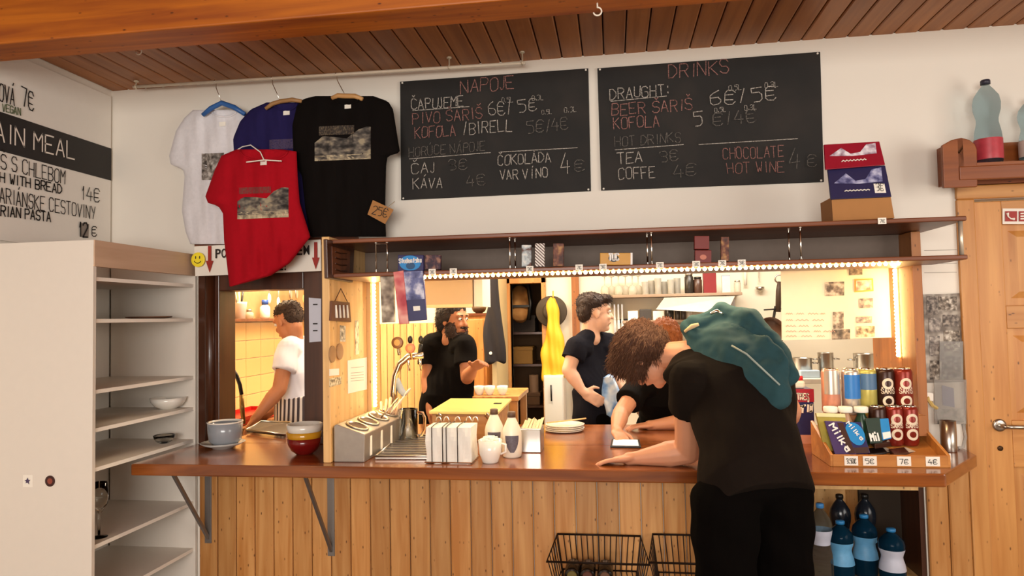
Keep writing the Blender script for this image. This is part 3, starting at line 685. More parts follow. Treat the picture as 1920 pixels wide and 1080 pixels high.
tshirt('white t-shirt on a blue hanger at the left end of the rail', -.07, [(362,206),(345,222),(330,245),(317,292),(320,308),(343,318),(346,330),(341,395),(348,435),(357,458)], [(458,206),(470,230),(474,330),(472,458)],
       cloth_mat('white_cotton', '#dcd8da'), .035, 1, .007, [('print', (378,288,420,338), blotch('grey_print', ['#3b342f', '#857c74', '#c9c2ba'], 40, .9))], (420,207,24,12), (417,232))
tshirt('dark blue t-shirt half hidden behind the red and black ones', -.10, [(500,192),(470,205),(450,228),(436,262),(437,286),(462,296),(468,330),(470,440)], [(562,190),(575,205),(580,330),(580,440)],
       cloth_mat('navy_cotton', '#231d4a'), .03, 2, .005, [('print', (505,262,560,280), blotch('navy_lettering', ['#231d4a', '#4a3c58', '#3a2c48'], 120, .9))], (535,193,22,14), (537,211))
tshirt('black t-shirt with a mountain hut print beside the blackboard', -.13, [(600,178),(566,186),(556,200),(548,235),(550,300),(566,330),(572,390),(582,444)], [(700,180),(728,190),(737,205),(750,286),(727,293),(724,310),(722,400),(724,444)],
       cloth_mat('black_cotton', '#0d0806'), .045, 3, .006, [('lettering', (598,237,664,254), PICG), ('print', (590,262,695,300,[(590,268),(605,256),(625,258),(650,262),(672,246),(692,240),(695,242)]), PIC), ('rocks', (590,292,695,302), PIC2)], (650,181,26,14), (652,199))
tshirt('red t-shirt hanging crooked over the white sign', -.20, [(448,278),(415,292),(403,318),(385,368),(390,381),(409,386),(418,400),(420,450),(426,500),(430,537)], [(530,280),(556,284),(558,330),(562,380),(582,444),(545,492),(508,517),(470,528),(436,537)],
       cloth_mat('red_cotton', '#a30d1c'), .04, 4, .007, [('lettering', (448,352,508,364), PICR), ('print', (445,376,541,404,[(445,378),(455,370),(478,371),(500,374),(512,362),(530,354),(541,356)]), PIC), ('rocks', (445,398,541,411), PIC2)], (495,283,44,18), (494,305))
def hanger(label, hook, la, ra, Y, m, thick=.009, sag=12):
    h = PY(hook[0], hook[1], -.12); c = PY(hook[0]+2, hook[2], Y)
    t = thing('clothes_hanger', label, 'hanger', c, group='clothes hangers')
    rp = RAILA + (RAILB-RAILA)*((hook[0]-250)/735.0)
    MB().tube([rp+Vector((.0, -.009, -.004)), rp+Vector((0, -.004, .009)), rp+Vector((0, .009, .004)), rp+Vector((0, .009, -.012)), rp+Vector((.006, -.001, -.03)), c], .0022, 6).build('hook', CHROME, t, smooth=True)
    a = PY(la[0], la[1], Y); b = PY(ra[0], ra[1], Y)
    MB().tube([a, c*.45+a*.55+Vector((0,0,.008)), c, c*.45+b*.55+Vector((0,0,.008)), b], [thick*.8, thick, thick, thick, thick*.8], 8).build('arms', m, t, smooth=True)
hanger('blue plastic hanger of the white t-shirt', (414,160,193), (380,216), (459,214), -.115, mat('blue_plastic', '#2f5d9a', .4), .013)
WH = wood('hanger_wood', '#a97a48', '#c0935e', 'X', .5, knot=False)
hanger('wooden hanger of the dark blue t-shirt', (524,154,190), (498,204), (566,190), -.135, WH, .011)
hanger('wooden hanger of the black t-shirt', (646,148,180), (622,184), (680,186), -.165, WH, .012)
t = thing('clothes_hanger', 'thin white wire hanger inside the red t-shirt collar', 'hanger', PY(495, 303, -.245), group='clothes hangers')
MB().tube([PY(462, 304, -.245), PY(495, 300, -.25), PY(528, 302, -.245)], .003, 6).build('arms', PAPER, t)
MB().tube([PY(495, 300, -.25), PY(488, 285, -.23), PY(470, 272, -.2), PY(455, 275, -.17), PY(440, 284, -.15)], .0028, 6).build('hook', PAPER, t)
t = thing('price_card', 'brown cardboard price card pinned to the black t-shirt hem', 'price card', PY(712, 415, -.19))
MB().slab([PY(689, 402, -.19), PY(722, 420, -.19), PY(738, 393, -.19), PY(699, 375, -.19)], (0,-.002,0)).build('card', CARD, t)
s = MB(); strokes(s, '25€', PY(697, 401, -.1925), PY(727, 409, -.1925), (.3,0,1), (0,-1,0), .04, .0016); s.build('handwriting', INK, t)
MB().tube([PY(724, 392, -.193), PY(740, 378, -.193)], .002, 6).build('pin', CHROME, t)

# ================================================================== crockery and things on the shelf unit
def bowl(name, label, c, r, h, m, wall=.004, foot=.5, group=None, n=28, cat='bowl'):
    c = Vector(c); o = [(r*foot*.9, 0), (r*foot, .004), (r*(foot+.25), h*.25), (r*.93, h*.6), (r, h)]; i = [(r-wall, h), (r*.93-wall, h*.62), (r*(foot+.2)-wall, h*.3), (r*.2, h*.14), (.001, h*.13)]
    return MB().lathe(c, o+i, n).build(name, m, smooth=True, label=label, cat=cat, group=group)
GREYG = mat('grey_glaze', '#b9b6b0', .25, noise_amt=.03, coat=.3)
p = PZ(316, 766, SHZ[3]); p.x = min(p.x, XS-.11)
bowl('bowl', 'white porcelain bowl on the fourth board of the shelf unit', p, .085, .055, PORC)
p2 = PZ(318, 594, SHZ[1]); p2 = Vector((XS-.13, -.2, SHZ[1]))
MB().lathe(p2, [(.06, 0), (.1, .006), (.105, .012), (.1, .012), (.06, .005), (.001, .005)], 28).build('plate', mat('brown_plate', '#6b4a34', .5), smooth=True, label='brown plate lying on the second board of the shelf unit', cat='plate')
def wine_glass(label, c, h=.2, r=.036):
    MB().lathe(c, [(r*.95, 0), (r*.9, .003), (.005, .008), (.004, h*.42), (.012, h*.46), (r*.9, h*.6), (r, h*.75), (r*.85, h), (r*.82, h), (r*.95, h*.75), (r*.84, h*.61), (.006, h*.5), (.001, h*.49)], 20).build('wine_glass', GLASS, smooth=True, label=label, cat='glass')
wine_glass('empty wine glass on the sixth board of the shelf unit', Vector((XS-.07, -.60, SHZ[5])), .23)
bowl('glass_bowl', 'small clear glass bowl on the fifth board of the shelf unit', Vector((XS-.09, -.14, SHZ[4])), .05, .04, GLASS)

# ================================================================== left part of the counter
c = PY(418, 826, -.15); c.z = ZT
MB().lathe(c, [(.045, 0), (.05, .006), (.085, .018), (.104, .03), (.1, .031), (.06, .018), (.001, .016)], 32).build('saucer', GREYG, smooth=True, label='pale grey plate under the grey cup on the counter', cat='plate')
cup = thing('glass_bowl', 'grey cup-shaped bowl standing on the pale plate', 'bowl', c+Vector((0,0,.006)))
MB().lathe(c+Vector((.012,0,.018)), [(.05, 0), (.055, .004), (.074, .02), (.079, .06), (.081, .112), (.077, .112), (.075, .06), (.066, .03), (.001, .02)], 32).build('body', mat('grey_blue_glaze', '#8f949a', .2, noise_amt=.05, coat=.4), cup, smooth=True)
MB().lathe(c+Vector((.012,0,.126)), [(.078, -.006), (.083, 0), (.083, .004), (.077, .004), (.075, -.004)], 32, cap=False).build('rim', PORC, cup, smooth=True)
c = PY(571, 858, -.27); c.z = ZT
bowl('bowl', 'dark red bowl at the bottom of the stack beside the pine board', c, .078, .075, mat('red_glaze', '#6e1210', .2, coat=.4), group='stacked coloured bowls')
bowl('bowl', 'mustard yellow bowl in the middle of the stack beside the pine board', c+Vector((0,0,.034)), .080, .070, mat('yellow_glaze', '#c08a1e', .2, coat=.4), group='stacked coloured bowls')
bowl('bowl', 'white bowl on top of the stack beside the pine board', c+Vector((.002,0,.066)), .082, .072, mat('white_glaze', '#d9d5cc', .15, coat=.4), group='stacked coloured bowls')
# ================================================================== cutlery box
cx = thing('cutlery_box', 'steel cutlery box with round holes and white labels beside the pine board', 'cutlery box', (-1.135, -.1, ZT))
BX = mat('box_grey', '#a39a90', .35, .65)
m = MB(); pf = [(-1.204, ZT), (-1.068, ZT), (-1.064, ZT+.118), (-1.192, ZT+.162), (-1.204, ZT+.155)]
m.prism([(x, -.44, z) for x, z in pf], (0, .62, 0)); m.build('body', BX, cx, bevel=.004)
sl = Vector((-1.064+1.192, 0, .118-.162)).normalized(); nn = sl.cross(Vector((0, -1, 0))); nn = nn if nn.z > 0 else -nn
for k, y in enumerate((-.36, -.22, -.08, .06)):
    c = Vector((-1.128, y, ZT+.140)) + nn*.001
    q = Matrix((sl, Vector((0,1,0)), nn)).transposed()
    m = MB(); ro = [c+q@Vector((.052*math.cos(a), .052*math.sin(a), 0)) for a in [2*math.pi*j/24 for j in range(24)]]; r1 = [v+nn*.006 for v in ro]; r2 = [c+(v-c)*.86+nn*.006 for v in ro]; r3 = [c+(v-c)*.82+nn*.0005 for v in ro]
    m.rings([ro, r1, r2, r3], True); m.build('hole_rim', STEEL, cx, smooth=True)
    MB().rings([r3, [c+(v-c)*.97+nn*.0009 for v in r3]], True).build('hole', mat('hole_dark', '#4a2c1a', .7), cx)  # flat disc, the shade inside the hole is put into its colour
    MB().slab([(-1.0655, y-.013, ZT+.015), (-1.0655, y+.013, ZT+.015), (-1.0645, y+.013, ZT+.108), (-1.0645, y-.013, ZT+.108)][::-1], (.0015,0,0)).build('label_strip', PAPER, cx)
def spoon(label, base, tip, m=STEEL, r=.018):
    base = Vector(base); tip = Vector(tip); d = (tip-base).normalized()
    mb = MB(); mb.tube([base, base*.4+tip*.6, tip], [.003, .004, .0035], 6)
    M = d.to_track_quat('Z', 'Y').to_matrix(); mb.ell(tip+d*r, (r*.75, r*.3, r*1.4), M, 12, 8)
    mb.build('spoon', m, smooth=True, label=label, cat='spoon', group='cutlery in the steel box')
spoon('steel spoon leaning out of the third cutlery hole', (-1.13, -.09, ZT+.12), (-1.06, -.07, ZT+.20)); spoon('white plastic spoon leaning out of the rear cutlery hole', (-1.13, .06, ZT+.12), (-1.03, .04, ZT+.235), PORC)
spoon('steel spoon lying flat across the rear cutlery holes', (-1.16, -.04, ZT+.165), (-1.10, -.15, ZT+.165))
for k in range(5):
    MB().caps(Vector((-1.16+k*.018, .06, ZT+.13)), Vector((-1.17+k*.025, .08+.01*(k % 2), ZT+.19+.01*(k % 3))), .007, .008, 8).build('fork', mat('beige_plastic', '#c9a98a', .5), smooth=True, label=['leftmost', 'second from the left', 'middle', 'second from the right', 'rightmost'][k]+' of five beige forks standing in the rear cutlery hole', cat='fork', group='beige forks in the rear cutlery hole')
# ================================================================== middle of the counter
tr = thing('drip_tray', 'flat steel drip tray between cutlery box and napkins', 'tray', (-.9, 0, ZT))
q = [PZ(703, 857, ZT+.012), PZ(860, 857, ZT+.012), PZ(872, 818, ZT+.012), PZ(752, 816, ZT+.012)]
MB().slab(q, (0,0,.011)).build('pan', STEEL, tr, bevel=.002)
cen = sum(q, Vector())/4
for a, b in zip(q, q[1:]+q[:1]):
    MB().tube([a+(cen-a)*.01+Vector((0,0,.004)), b+(cen-b)*.01+Vector((0,0,.004))], .005, 6).build('rim', STEEL, tr, smooth=True)
for k in range(1, 9):
    a = q[0].lerp(q[3], k/9); b = q[1].lerp(q[2], k/9); MB().tube([a.lerp(b, .03)+Vector((0,0,.003)), a.lerp(b, .97)+Vector((0,0,.003))], .0025, 5).build('grate_bar', DSTEEL, tr)
mg = thing('glass_mug', 'clear glass mug with an orange object behind the cutlery box', 'mug', PZ(768, 829, ZT))
c = PZ(766, 827, ZT)
MB().lathe(c, [(.045, 0), (.047, .004), (.047, .16), (.043, .16), (.043, .012), (.001, .01)], 28).build('body', GLASS, mg, smooth=True)
MB().tube([c+Vector((.045,0,.14)), c+Vector((.075,0,.14)), c+Vector((.086,0,.115)), c+Vector((.084,0,.06)), c+Vector((.068,0,.03)), c+Vector((.046,0,.028))], .008, 8).build('handle', GLASS, mg, smooth=True)
MB().ell(c+Vector((0,0,.10)), (.022, .022, .024)).build('orange_ball', mat('orange_peel', '#d98a4a', .6), mg, smooth=True)
MB().lathe(c+Vector((0,0,.015)), [(.026, 0), (.03, .05), (.02, .07)], 16).build('paper_cone', PAPER, mg, smooth=True)
bb = thing('bread_box', 'wooden bread box with a flat yellow lid behind the napkins', 'box', (-.75, .37, ZT))
FL, FR, RR, RL = (-.905, .07), (-.585, .05), (-.60, .58), (-.925, .60)
BW = wood('bread_box_wood', '#9c6a3a', '#b98650', 'X', .5, knot=False, var=.02)
MB().hexa([(*FL, ZT+.001), (*FR, ZT+.001), (*RR, ZT+.001), (*RL, ZT+.001)], [(*FL, 1.08), (*FR, 1.08), (*RR, 1.08), (*RL, 1.08)]).build('body', BW, bb, bevel=.003)
MB().hexa([(FL[0]-.012, FL[1]-.012, 1.081), (FR[0]+.02, FR[1]-.012, 1.081), (RR[0]+.02, RR[1], 1.081), (RL[0]-.012, RL[1], 1.081)], [(FL[0]-.012, FL[1]-.012, 1.095), (FR[0]+.02, FR[1]-.012, 1.095), (RR[0]+.02, RR[1], 1.095), (RL[0]-.012, RL[1], 1.095)]).build('lid', mat('yellow_lid', '#e0c878', .45, noise_amt=.03), bb, bevel=.003)
MB().box(-.64, -.60, .33, .36, 1.0955, 1.099).build('lid_slot', BLACK, bb)
for x in (-.86, -.62): MB().tube([(x, .05, 1.06), (x-.012, .035, 1.075), (x, .03, 1.09), (x+.014, .035, 1.075), (x+.01, .05, 1.05)], .004, 6).build('clasp', CHROME, bb, smooth=True)
nh = thing('napkin_holder', 'wire holder with a thick stack of white paper napkins', 'napkin holder', (-.695, -.37, ZT))
m = MB(); n = 16; NX0, NX1, NY0, NY1, NH = -.795, -.602, -.445, -.31, .148
rs = []
for i in range(9):
    z = ZT+.002+NH*i/8; w = .006*math.sin(i*.9); ring = []
    for (xa, ya, xb, yb) in ((NX0,NY0,NX1,NY0),(NX1,NY0,NX1,NY1),(NX1,NY1,NX0,NY1),(NX0,NY1,NX0,NY0)):
        for j in range(n):
            f = j/n; ring.append((xa+(xb-xa)*f + .002*math.sin(j*2+i), ya+(yb-ya)*f+w*.3+.002*math.sin(j*1.3+i*.8), z + (.004*math.sin(j*1.1) if i == 0 else 0)))
    rs.append(ring)
m.rings(rs).build('napkin_stack', mat('napkin_paper', '#e6e0d4', .9, noise_amt=.02), nh)
for x in (-.768, -.722, -.706, -.658):
    MB().tube([(x, NY0-.006, ZT+.004), (x, NY0-.006, ZT+NH+.004), (x, NY0+.05, ZT+NH+.008), (x, NY1+.006, ZT+NH+.006), (x, NY1+.006, ZT+.004)], .0022, 6).build('wire', mat('dark_wire', '#4a4440', .4, .8), nh, smooth=True)
for x in (-.775, -.74, -.69, -.64, -.61):
    MB().tube([(x+.012*math.cos(a), NY1+.008, ZT+NH+.006+.02*math.sin(a)) for a in [math.pi*j/8 for j in range(9)]], .0025, 6).build('wire_loop', CHROME, nh, smooth=True)
MB().tube([(NX0-.004, NY0-.006, ZT+.006), (NX1+.004, NY0-.006, ZT+.006), (NX1+.004, NY1+.006, ZT+.006), (NX0-.004, NY1+.006, ZT+.006)], .003, 6, True).build('base_wire', CHROME, nh)
sgc = thing('sugar_cup', 'white cup heaped with sugar cubes beside the napkins', 'cup', (-.525, -.40, ZT))
c = Vector((-.527, -.41, ZT))
MB().lathe(c, [(.03, 0), (.034, .004), (.046, .04), (.05, .095), (.046, .095), (.042, .04), (.001, .03)], 28).build('cup', PORC, sgc, smooth=True)
MB().tube([c+Vector((.045,0,.08)), c+Vector((.066,0,.075)), c+Vector((.066,0,.045)), c+Vector((.044,0,.035))], .005, 8).build('handle', PORC, sgc, smooth=True)
for k in range(16):
    a = k*2.4; r = .034*math.sqrt(k/16); p = c+Vector((r*math.cos(a), r*math.sin(a), .094+.012*(1-k/16)))
    MB().box(p.x-.008, p.x+.008, p.y-.007, p.y+.007, p.z-.006, p.z+.006).build('sugar_cube', PAPER, sgc, bevel=.001)
def sauce(label, c, s=1.0):
    t = thing('sauce_bottle', label, 'bottle', c, group='white sauce bottles'); c = Vector(c)
    prof = [(.034, 0), (.040, .006), (.042, .03), (.042, .1), (.038, .12), (.022, .155), (.016, .168), (.016, .172)]
    MB().lathe(c, [(r*s, h*s) for r, h in prof], 28).build('body', mat('cream_plastic', '#e4dccb', .3, noise_amt=.02), t, smooth=True)
    MB().lathe(c+Vector((0,0,.168*s)), [(.018*s, 0), (.018*s, .022*s), (.015*s, .024*s)], 16).build('cap', mat('brown_cap', '#5a4334', .5), t, smooth=True)
    vs = []; fs = []; k = 10
    for i in range(7):
        f = i/6; wd = .72*(1-f**2.5*.75)
        for j in range(k+1):
            a = -math.pi/2 + .15 + wd*(2*j/k-1); vs.append(c+Vector((.0428*s*math.cos(a), .0428*s*math.sin(a), (.095-.07*f)*s)))
    for i in range(6):
        for j in range(k): a = i*(k+1)+j; fs.append((a, a+1, a+k+2, a+k+1))
    MB().add(vs, fs).build('shield_label', mat('label_dark', '#5b5560', .5, nscale=120, noise_amt=.4), t, smooth=True)
sauce('white sauce bottle with dark shield label standing in front', (-.452, -.29, ZT), 1.02); sauce('white sauce bottle half hidden behind the sugar cup', (-.545, -.20, ZT), 1.02)
tt = thing('sachet_tin', 'steel tin filled with beige sachets right of the sauce bottles', 'tin', (-.385, -.14, ZT))
MB().box(-.435, -.335, -.2, -.06, ZT, ZT+.105).build('tin', STEEL, tt, bevel=.004)
for k in range(6):
    x = -.425+k*.015; MB().slab([(x, -.19, ZT+.1), (x+.012, -.19, ZT+.1), (x+.02, -.08, ZT+.125+.008*(k % 3)), (x+.006, -.08, ZT+.13+.008*(k % 2))], (0,-.004,.002)).build('sachet', mat('sachet_paper', '#d8bd94', .7), tt)
for k in range(4):
    MB().lathe(Vector((-.275+.004*(k % 2), .40, ZT+k*.009)), [(.055, 0), (.1, .006), (.105, .011), (.1, .011), (.055, .004), (.001, .004)], 32).build('plate', PORC, smooth=True,
        label=['white plate at the bottom of the stack behind the counter', 'second white plate from the bottom of the counter stack', 'third white plate from the bottom of the counter stack', 'white plate on top of the stack behind the counter'][k], cat='plate', group='stacked white plates')
MB().tube([(-.36, .35, ZT+.05), (-.16, .44, ZT+.06)], .004, 6).build('chopstick', PALEP, label='pale wooden stick lying across the white plates', cat='stick')
ph = thing('phone', 'dark smartphone lying on the counter under the hand', 'phone', (.04, .03, ZT))
q = [PZ(1144, 836, ZT+.009), PZ(1202, 837, ZT+.009), PZ(1199, 824, ZT+.009), PZ(1147, 823, ZT+.009)]
MB().slab(q, (0,0,.008)).build('case', BLACK, ph, bevel=.002)
ce_ = sum(q, Vector())/4
MB().slab([ce_+(v-ce_)*.86+Vector((0,0,.001)) for v in q], (0,0,.0008)).build('screen', mat('lit_screen', '#d8d4cc', .1, emit=.6, ecol='#e8e2d8'), ph)

# ================================================================== right part of the counter
cp = thing('juice_pack', 'blue and red two litre drink pack beside the wooden snack tray', 'drink pack', (.845, .06, ZT))
Q = lambda x, y, Y: PY(x, y, Y)
c = PZ(1512, 832, ZT); px0, px1 = .775, .90; yf, yb = c.y+.0, c.y+.12
MB().box(px0, px1, yf, yb, ZT, ZT+.25).build('carton', mat('pack_blue', '#1d2358', .35, noise_amt=.15), cp, bevel=.006)
MB().slab([(px0-.001, yf-.001, ZT+.19), (px1+.001, yf-.001, ZT+.19), (px1+.001, yf-.001, ZT+.25), (px0-.001, yf-.001, ZT+.25)], (0,-.001,0)).build('red_band', mat('pack_red', '#9c1a2c', .4), cp)
MB().slab([(px0-.001, yf-.001, ZT+.0), (px1+.001, yf-.001, ZT+.0), (px1+.001, yf-.001, ZT+.04), (px0-.001, yf-.001, ZT+.04)], (0,-.001,0)).build('beige_band', mat('pack_beige', '#c98e78', .5), cp)
MB().box(px0+.01, px1-.03, yf+.02, yb-.02, ZT+.25, ZT+.285).build('spout_top', PAPER, cp, bevel=.01)
MB().lathe((.85, yf+.06, ZT+.285), [(.02, 0), (.02, .018), (.016, .02)], 16).build('cap', mat('cap_red', '#c02030', .4), cp, smooth=True)
s = MB(); strokes(s, 'Caprio', (px0+.015, yf-.0035, ZT+.135), (px1-.004, yf-.0035, ZT+.15), (0,0,1), (0,-1,0), .045, .004, .1, .1); s.build('lettering', PAPER, cp)
s = MB(); strokes(s, '2 LITRES', (px0+.008, yf-.0035, ZT+.205), (px1-.02, yf-.0035, ZT+.20), (0,0,1), (0,-1,0), .028, .0024, .1); s.build('lettering', PAPER, cp)
# snack tray
TW = wood('tray_wood', '#a9672a', '#c58440', 'X', .4, knot=False, var=.03)
st_ = thing('snack_tray', 'slanted wooden snack tray with white price tags on its front', 'tray', (1.06, -.2, ZT))
X0, X1, YA, YB = .835, 1.245, -.405, -.155
MB().prism([(X0, YA, ZT+.001), (X0, YB, ZT+.001), (X0, YB, 1.035), (X0, YA, .958)][::-1], (X1-X0, 0, 0)).build('base', TW, st_)
MB().box(X0-.004, X1+.004, YA-.014, YA-.001, ZT, ZT+.046).build('front_rail', TW, st_, bevel=.002)
for x in (X0-.013, X1+.001):
    MB().prism([(x, YA-.012, ZT), (x, YB, ZT), (x, YB, 1.085), (x, YA-.012, ZT+.046)][::-1], (.012, 0, 0)).build('side_rail', TW, st_, bevel=.002)
for k, (x, tx) in enumerate(((1596, '3,50€'), (1631, '5€'), (1695, '7€'), (1749, '4€'))):
    c = PY(x, 865, YA-.016); 
    g = MB().box(c.x-.025, c.x+.025, YA-.017, YA-.0145, ZT+.006, ZT+.042).build('price_tag', PAPER, st_)
    s = MB(); strokes(s, tx, (c.x-.017, YA-.0175, ZT+.014), (c.x+.019, YA-.0175, ZT+.014), (0,0,1), (0,-1,0), .018, .0011); s.build('lettering', INK, g)
MB().box(.86, 1.245, -.25, -.16, 1.036, 1.118).build('can_step', RP, label='brown wooden step carrying the upper row of cans', cat='step')
def can(label, x, y, z, m, band=None, txt=None, r=.037, h=.188, rings=False, cap=None):
    t = thing('drink_can', label, 'can', (x, y, z), group='drink cans by the hatch side'); c = Vector((x, y, z))
    MB().lathe(c, [(r*.8, 0), (r*.86, .004), (r, .014), (r, h-.014), (r*.86, h-.002)], 24).build('body', m, t, smooth=True)
    MB().lathe(c+Vector((0,0,h-.003)), [(r*.84, 0), (r*.84, .005), (r*.76, .005), (r*.74, .001), (.001, .001)], 24).build('lid', CHROME, t, smooth=True)
    def patch(nm, a0, a1, z0, z1, mt, off=.0006, k=10):
        vs = []; fs = []
        for i in range(2):
            for j in range(k+1): a = -math.pi/2+a0+(a1-a0)*j/k; vs.append(c+Vector(((r+off)*math.cos(a), (r+off)*math.sin(a), z0 if i == 0 else z1)))
        for j in range(k): fs.append((j, j+1, j+k+2, j+k+1))
        MB().add(vs, fs).build(nm, mt, t, smooth=True)
    if band: patch('printed_band', -1.0, 1.0, h*band[0], h*band[1], band[2])
    if rings:
        for zc in (.68, .30):
            m2 = MB(); k = 20; R_ = .023; vs = []; fs = []
            for j in range(k):
                for rr in (R_, R_*.55):
                    u = rr*math.cos(2*math.pi*j/k); v = rr*math.sin(2*math.pi*j/k); a = -math.pi/2+u/r; vs.append(c+Vector(((r+.0008)*math.cos(a), (r+.0008)*math.sin(a), h*zc+v)))
            for j in range(k): fs.append((2*j, 2*((j+1) % k), 2*((j+1) % k)+1, 2*j+1))
            m2.add(vs, fs).build('ring_emblem', mat('can_cream', '#dcc9b0', .4), t)
    if txt:
        s = MB(); strokes(s, txt, c+Vector((-r*.72, -r-.001, h*.47)), c+Vector((r*.8, -r-.001, h*.47)), (0,0,1), (0,-1,0), h*.1, .0014, .05)
        for v in s.v:
            u = v.x-c.x; a = -math.pi/2+u/r; v.x = c.x+(r+.0012)*math.cos(a); v.y = c.y+(r+.0012)*math.sin(a)
        s.build('lettering', mat('can_cream', '#dcc9b0', .4), t)
YC = -.20
xc = [PY(q, 760, YC-.03).x for q in (1563, 1603, 1633, 1666, 1700)]
can('pink and silver drink can at the left of the upper row', xc[0], YC, 1.119, mat('can_pink', '#c98b74', .3, .4), (.45, .98, mat('can_silver', '#cfc6b8', .25, .7)))
can('silver drink can with a bright blue panel', xc[1]-.004, YC, 1.119, mat('can_silver2', '#c9c2b8', .25, .7), (.35, .88, mat('can_blue', '#2a6fb8', .35)), rings=False)
can('yellow-green drink can with a blue top', xc[2]-.002, YC, 1.119, mat('can_lime', '#b7ab5a', .3, .3), (.55, .9, mat('can_steelblue', '#4a6a8c', .35)))
can('black-brown beer can with cream rings in the upper row', xc[3], YC, 1.119, mat('can_black', '#33190f', .3, .3), None, 'ŠARIŠ', rings=True)
can('red beer can with cream rings in the upper row', xc[4], YC, 1.119, mat('can_red', '#7e2316', .3, .3), None, 'ŠARIŠ', rings=True)
YD = -.268
for k, (q, lab, mt) in enumerate(((1651, 'black-brown drink can half hidden in the lower row', mat('can_black', '#33190f')), (1683, 'red beer can in the middle of the lower row', mat('can_red', '#7e2316')), (1712, 'red beer can at the right end of the lower row', mat('can_red', '#7e2316')))):
    x = PY(q, 800, YD-.03).x; can(lab, x, YD+.002*k, 1.002, mt, None, 'ŠARIŠ' if k else None, h=.158, r=.033, rings=k > 0)
def small_bottle(label, q, y, m, capm, h=.155, z=1.002, r=.028):
    x = PY(q, 790, y-.03).x; t = thing('drink_bottle', label, 'bottle', (x, y, z), group='capped bottles by the cans'); c = Vector((x, y, z))
    MB().lathe(c, [(r*.9, 0), (r, .006), (r, h*.6), (r*.55, h*.8), (r*.5, h*.86)], 20).build('body', m, t, smooth=True)
    MB().lathe(c+Vector((0,0,h*.86)), [(r*.95, 0), (r*.98, .004), (r*.98, .02), (r*.9, .023)], 20).build('cap', capm, t, smooth=True)
small_bottle('white-capped bottle left in the lower drink row', 1562, YD, mat('bottle_amber', '#b58a66', .3), PAPER); small_bottle('second white-capped bottle beside the yellow bag', 1590, YD, mat('bottle_amber', '#b58a66', .3), PAPER)
small_bottle('green bottle with white cap behind the chocolate', 1620, YD, mat('bottle_green', '#24402e', .25), PAPER)
# chocolate bars leaning in the tray
def lean(name, label, cat, px, yb, yt, m, th=.01, group=None, parts=()):
    q = [PY(px[0][0], px[0][1], yb), PY(px[1][0], px[1][1], yb), PY(px[2][0], px[2][1], yt), PY(px[3][0], px[3][1], yt)]
    n = (q[1]-q[0]).cross(q[3]-q[0]).normalized(); n = n if n.y < 0 else -n
    t = thing(name, label, cat, (q[0]+q[1])/2, group=group)
    MB().slab(q, n*th).build('wrapper', m, t, bevel=.002)
    def uv(u, v, off=.0012): a = q[0].lerp(q[1], u); b = q[3].lerp(q[2], u); return a.lerp(b, v)+n*off
    for nm, kind, arg, mt in parts:
        if kind == 'rect': u0, v0, u1, v1 = arg; MB().add([uv(u0,v0), uv(u1,v0), uv(u1,v1), uv(u0,v1)], [(0,1,2,3)]).build(nm, mt, t)
        elif kind == 'text':
            tx, u0, v0, u1, v1, hh, w = arg; s = MB(); A = uv(u0, v0, .002); B = uv(u1, v1, .002); up = n.cross(B-A)
            up = up if up.z > 0 or abs(up.z) < 1e-3 else -up; strokes(s, tx, A, B, up, n, hh, w, .1); s.build(nm, mt, t)
        elif kind == 'disc':
            u, v, ru, rv = arg; MB().add([uv(u+ru*math.cos(a), v+rv*math.sin(a), .0016) for a in [2*math.pi*j/20 for j in range(20)]], [tuple(range(20))]).build(nm, mt, t)
    return t
MILK = mat('milka_purple', '#43305e', .35, noise_amt=.15); WH_ = mat('print_white', '#e6e0da', .5); CHOC = mat('chocolate_print', '#3a1d12', .4); SKY = mat('wrapper_blue', '#1b7fc0', .35); NAVY = mat('wrapper_navy', '#231f52', .35, noise_amt=.2)
lean('crisp_bag', 'yellow-green snack bag at the left side of the tray', 'snack bag', ((1547,846),(1598,844),(1584,776),(1530,774)), -.335, -.305, mat('bag_yellow', '#a08f32', .4, noise_amt=.25), .02, parts=[('seal', 'rect', (.0,.9,1,1), mat('bag_pale', '#d9cf9a', .4))])
lean('chocolate_bar', 'purple chocolate bar with white script at the left of the tray', 'chocolate', ((1567,856),(1606,853),(1580,790),(1546,789)), -.388, -.338, MILK, .012, 'chocolate bars in the tray', [('lettering', 'text', ('Milka', .15, .86, .62, .02, .022, .0028), WH_), ('picture', 'rect', (.66,.05,.98,.95), CHOC)])
lean('chocolate_bar', 'bright blue chocolate bar leaning beside the purple one', 'chocolate', ((1602,852),(1632,850),(1614,791),(1578,791)), -.38, -.338, NAVY, .012, 'chocolate bars in the tray', [('blue_oval', 'disc', (.5,.62,.5,.36), SKY), ('lettering', 'text', ('Milka', .2, .95, .75, .35, .014, .0018), WH_), ('picture', 'rect', (.05,.02,.95,.2), CHOC)])
lean('chocolate_bar', 'dark green-purple chocolate bar with large white letters', 'chocolate', ((1632,832),(1655,830),(1650,783),(1622,784)), -.362, -.335, mat('wrapper_green', '#23352c', .35), .012, 'chocolate bars in the tray', [('lettering', 'text', ('Mil', .1, .1, .85, .1, .028, .003), WH_)])
lean('chocolate_bar', 'blue and white wafer behind the big white letters', 'chocolate', ((1655,826),(1672,822),(1666,784),(1648,785)), -.358, -.335, SKY, .012, 'chocolate bars in the tray', [('picture', 'rect', (.1,.05,.95,.35), WH_)])
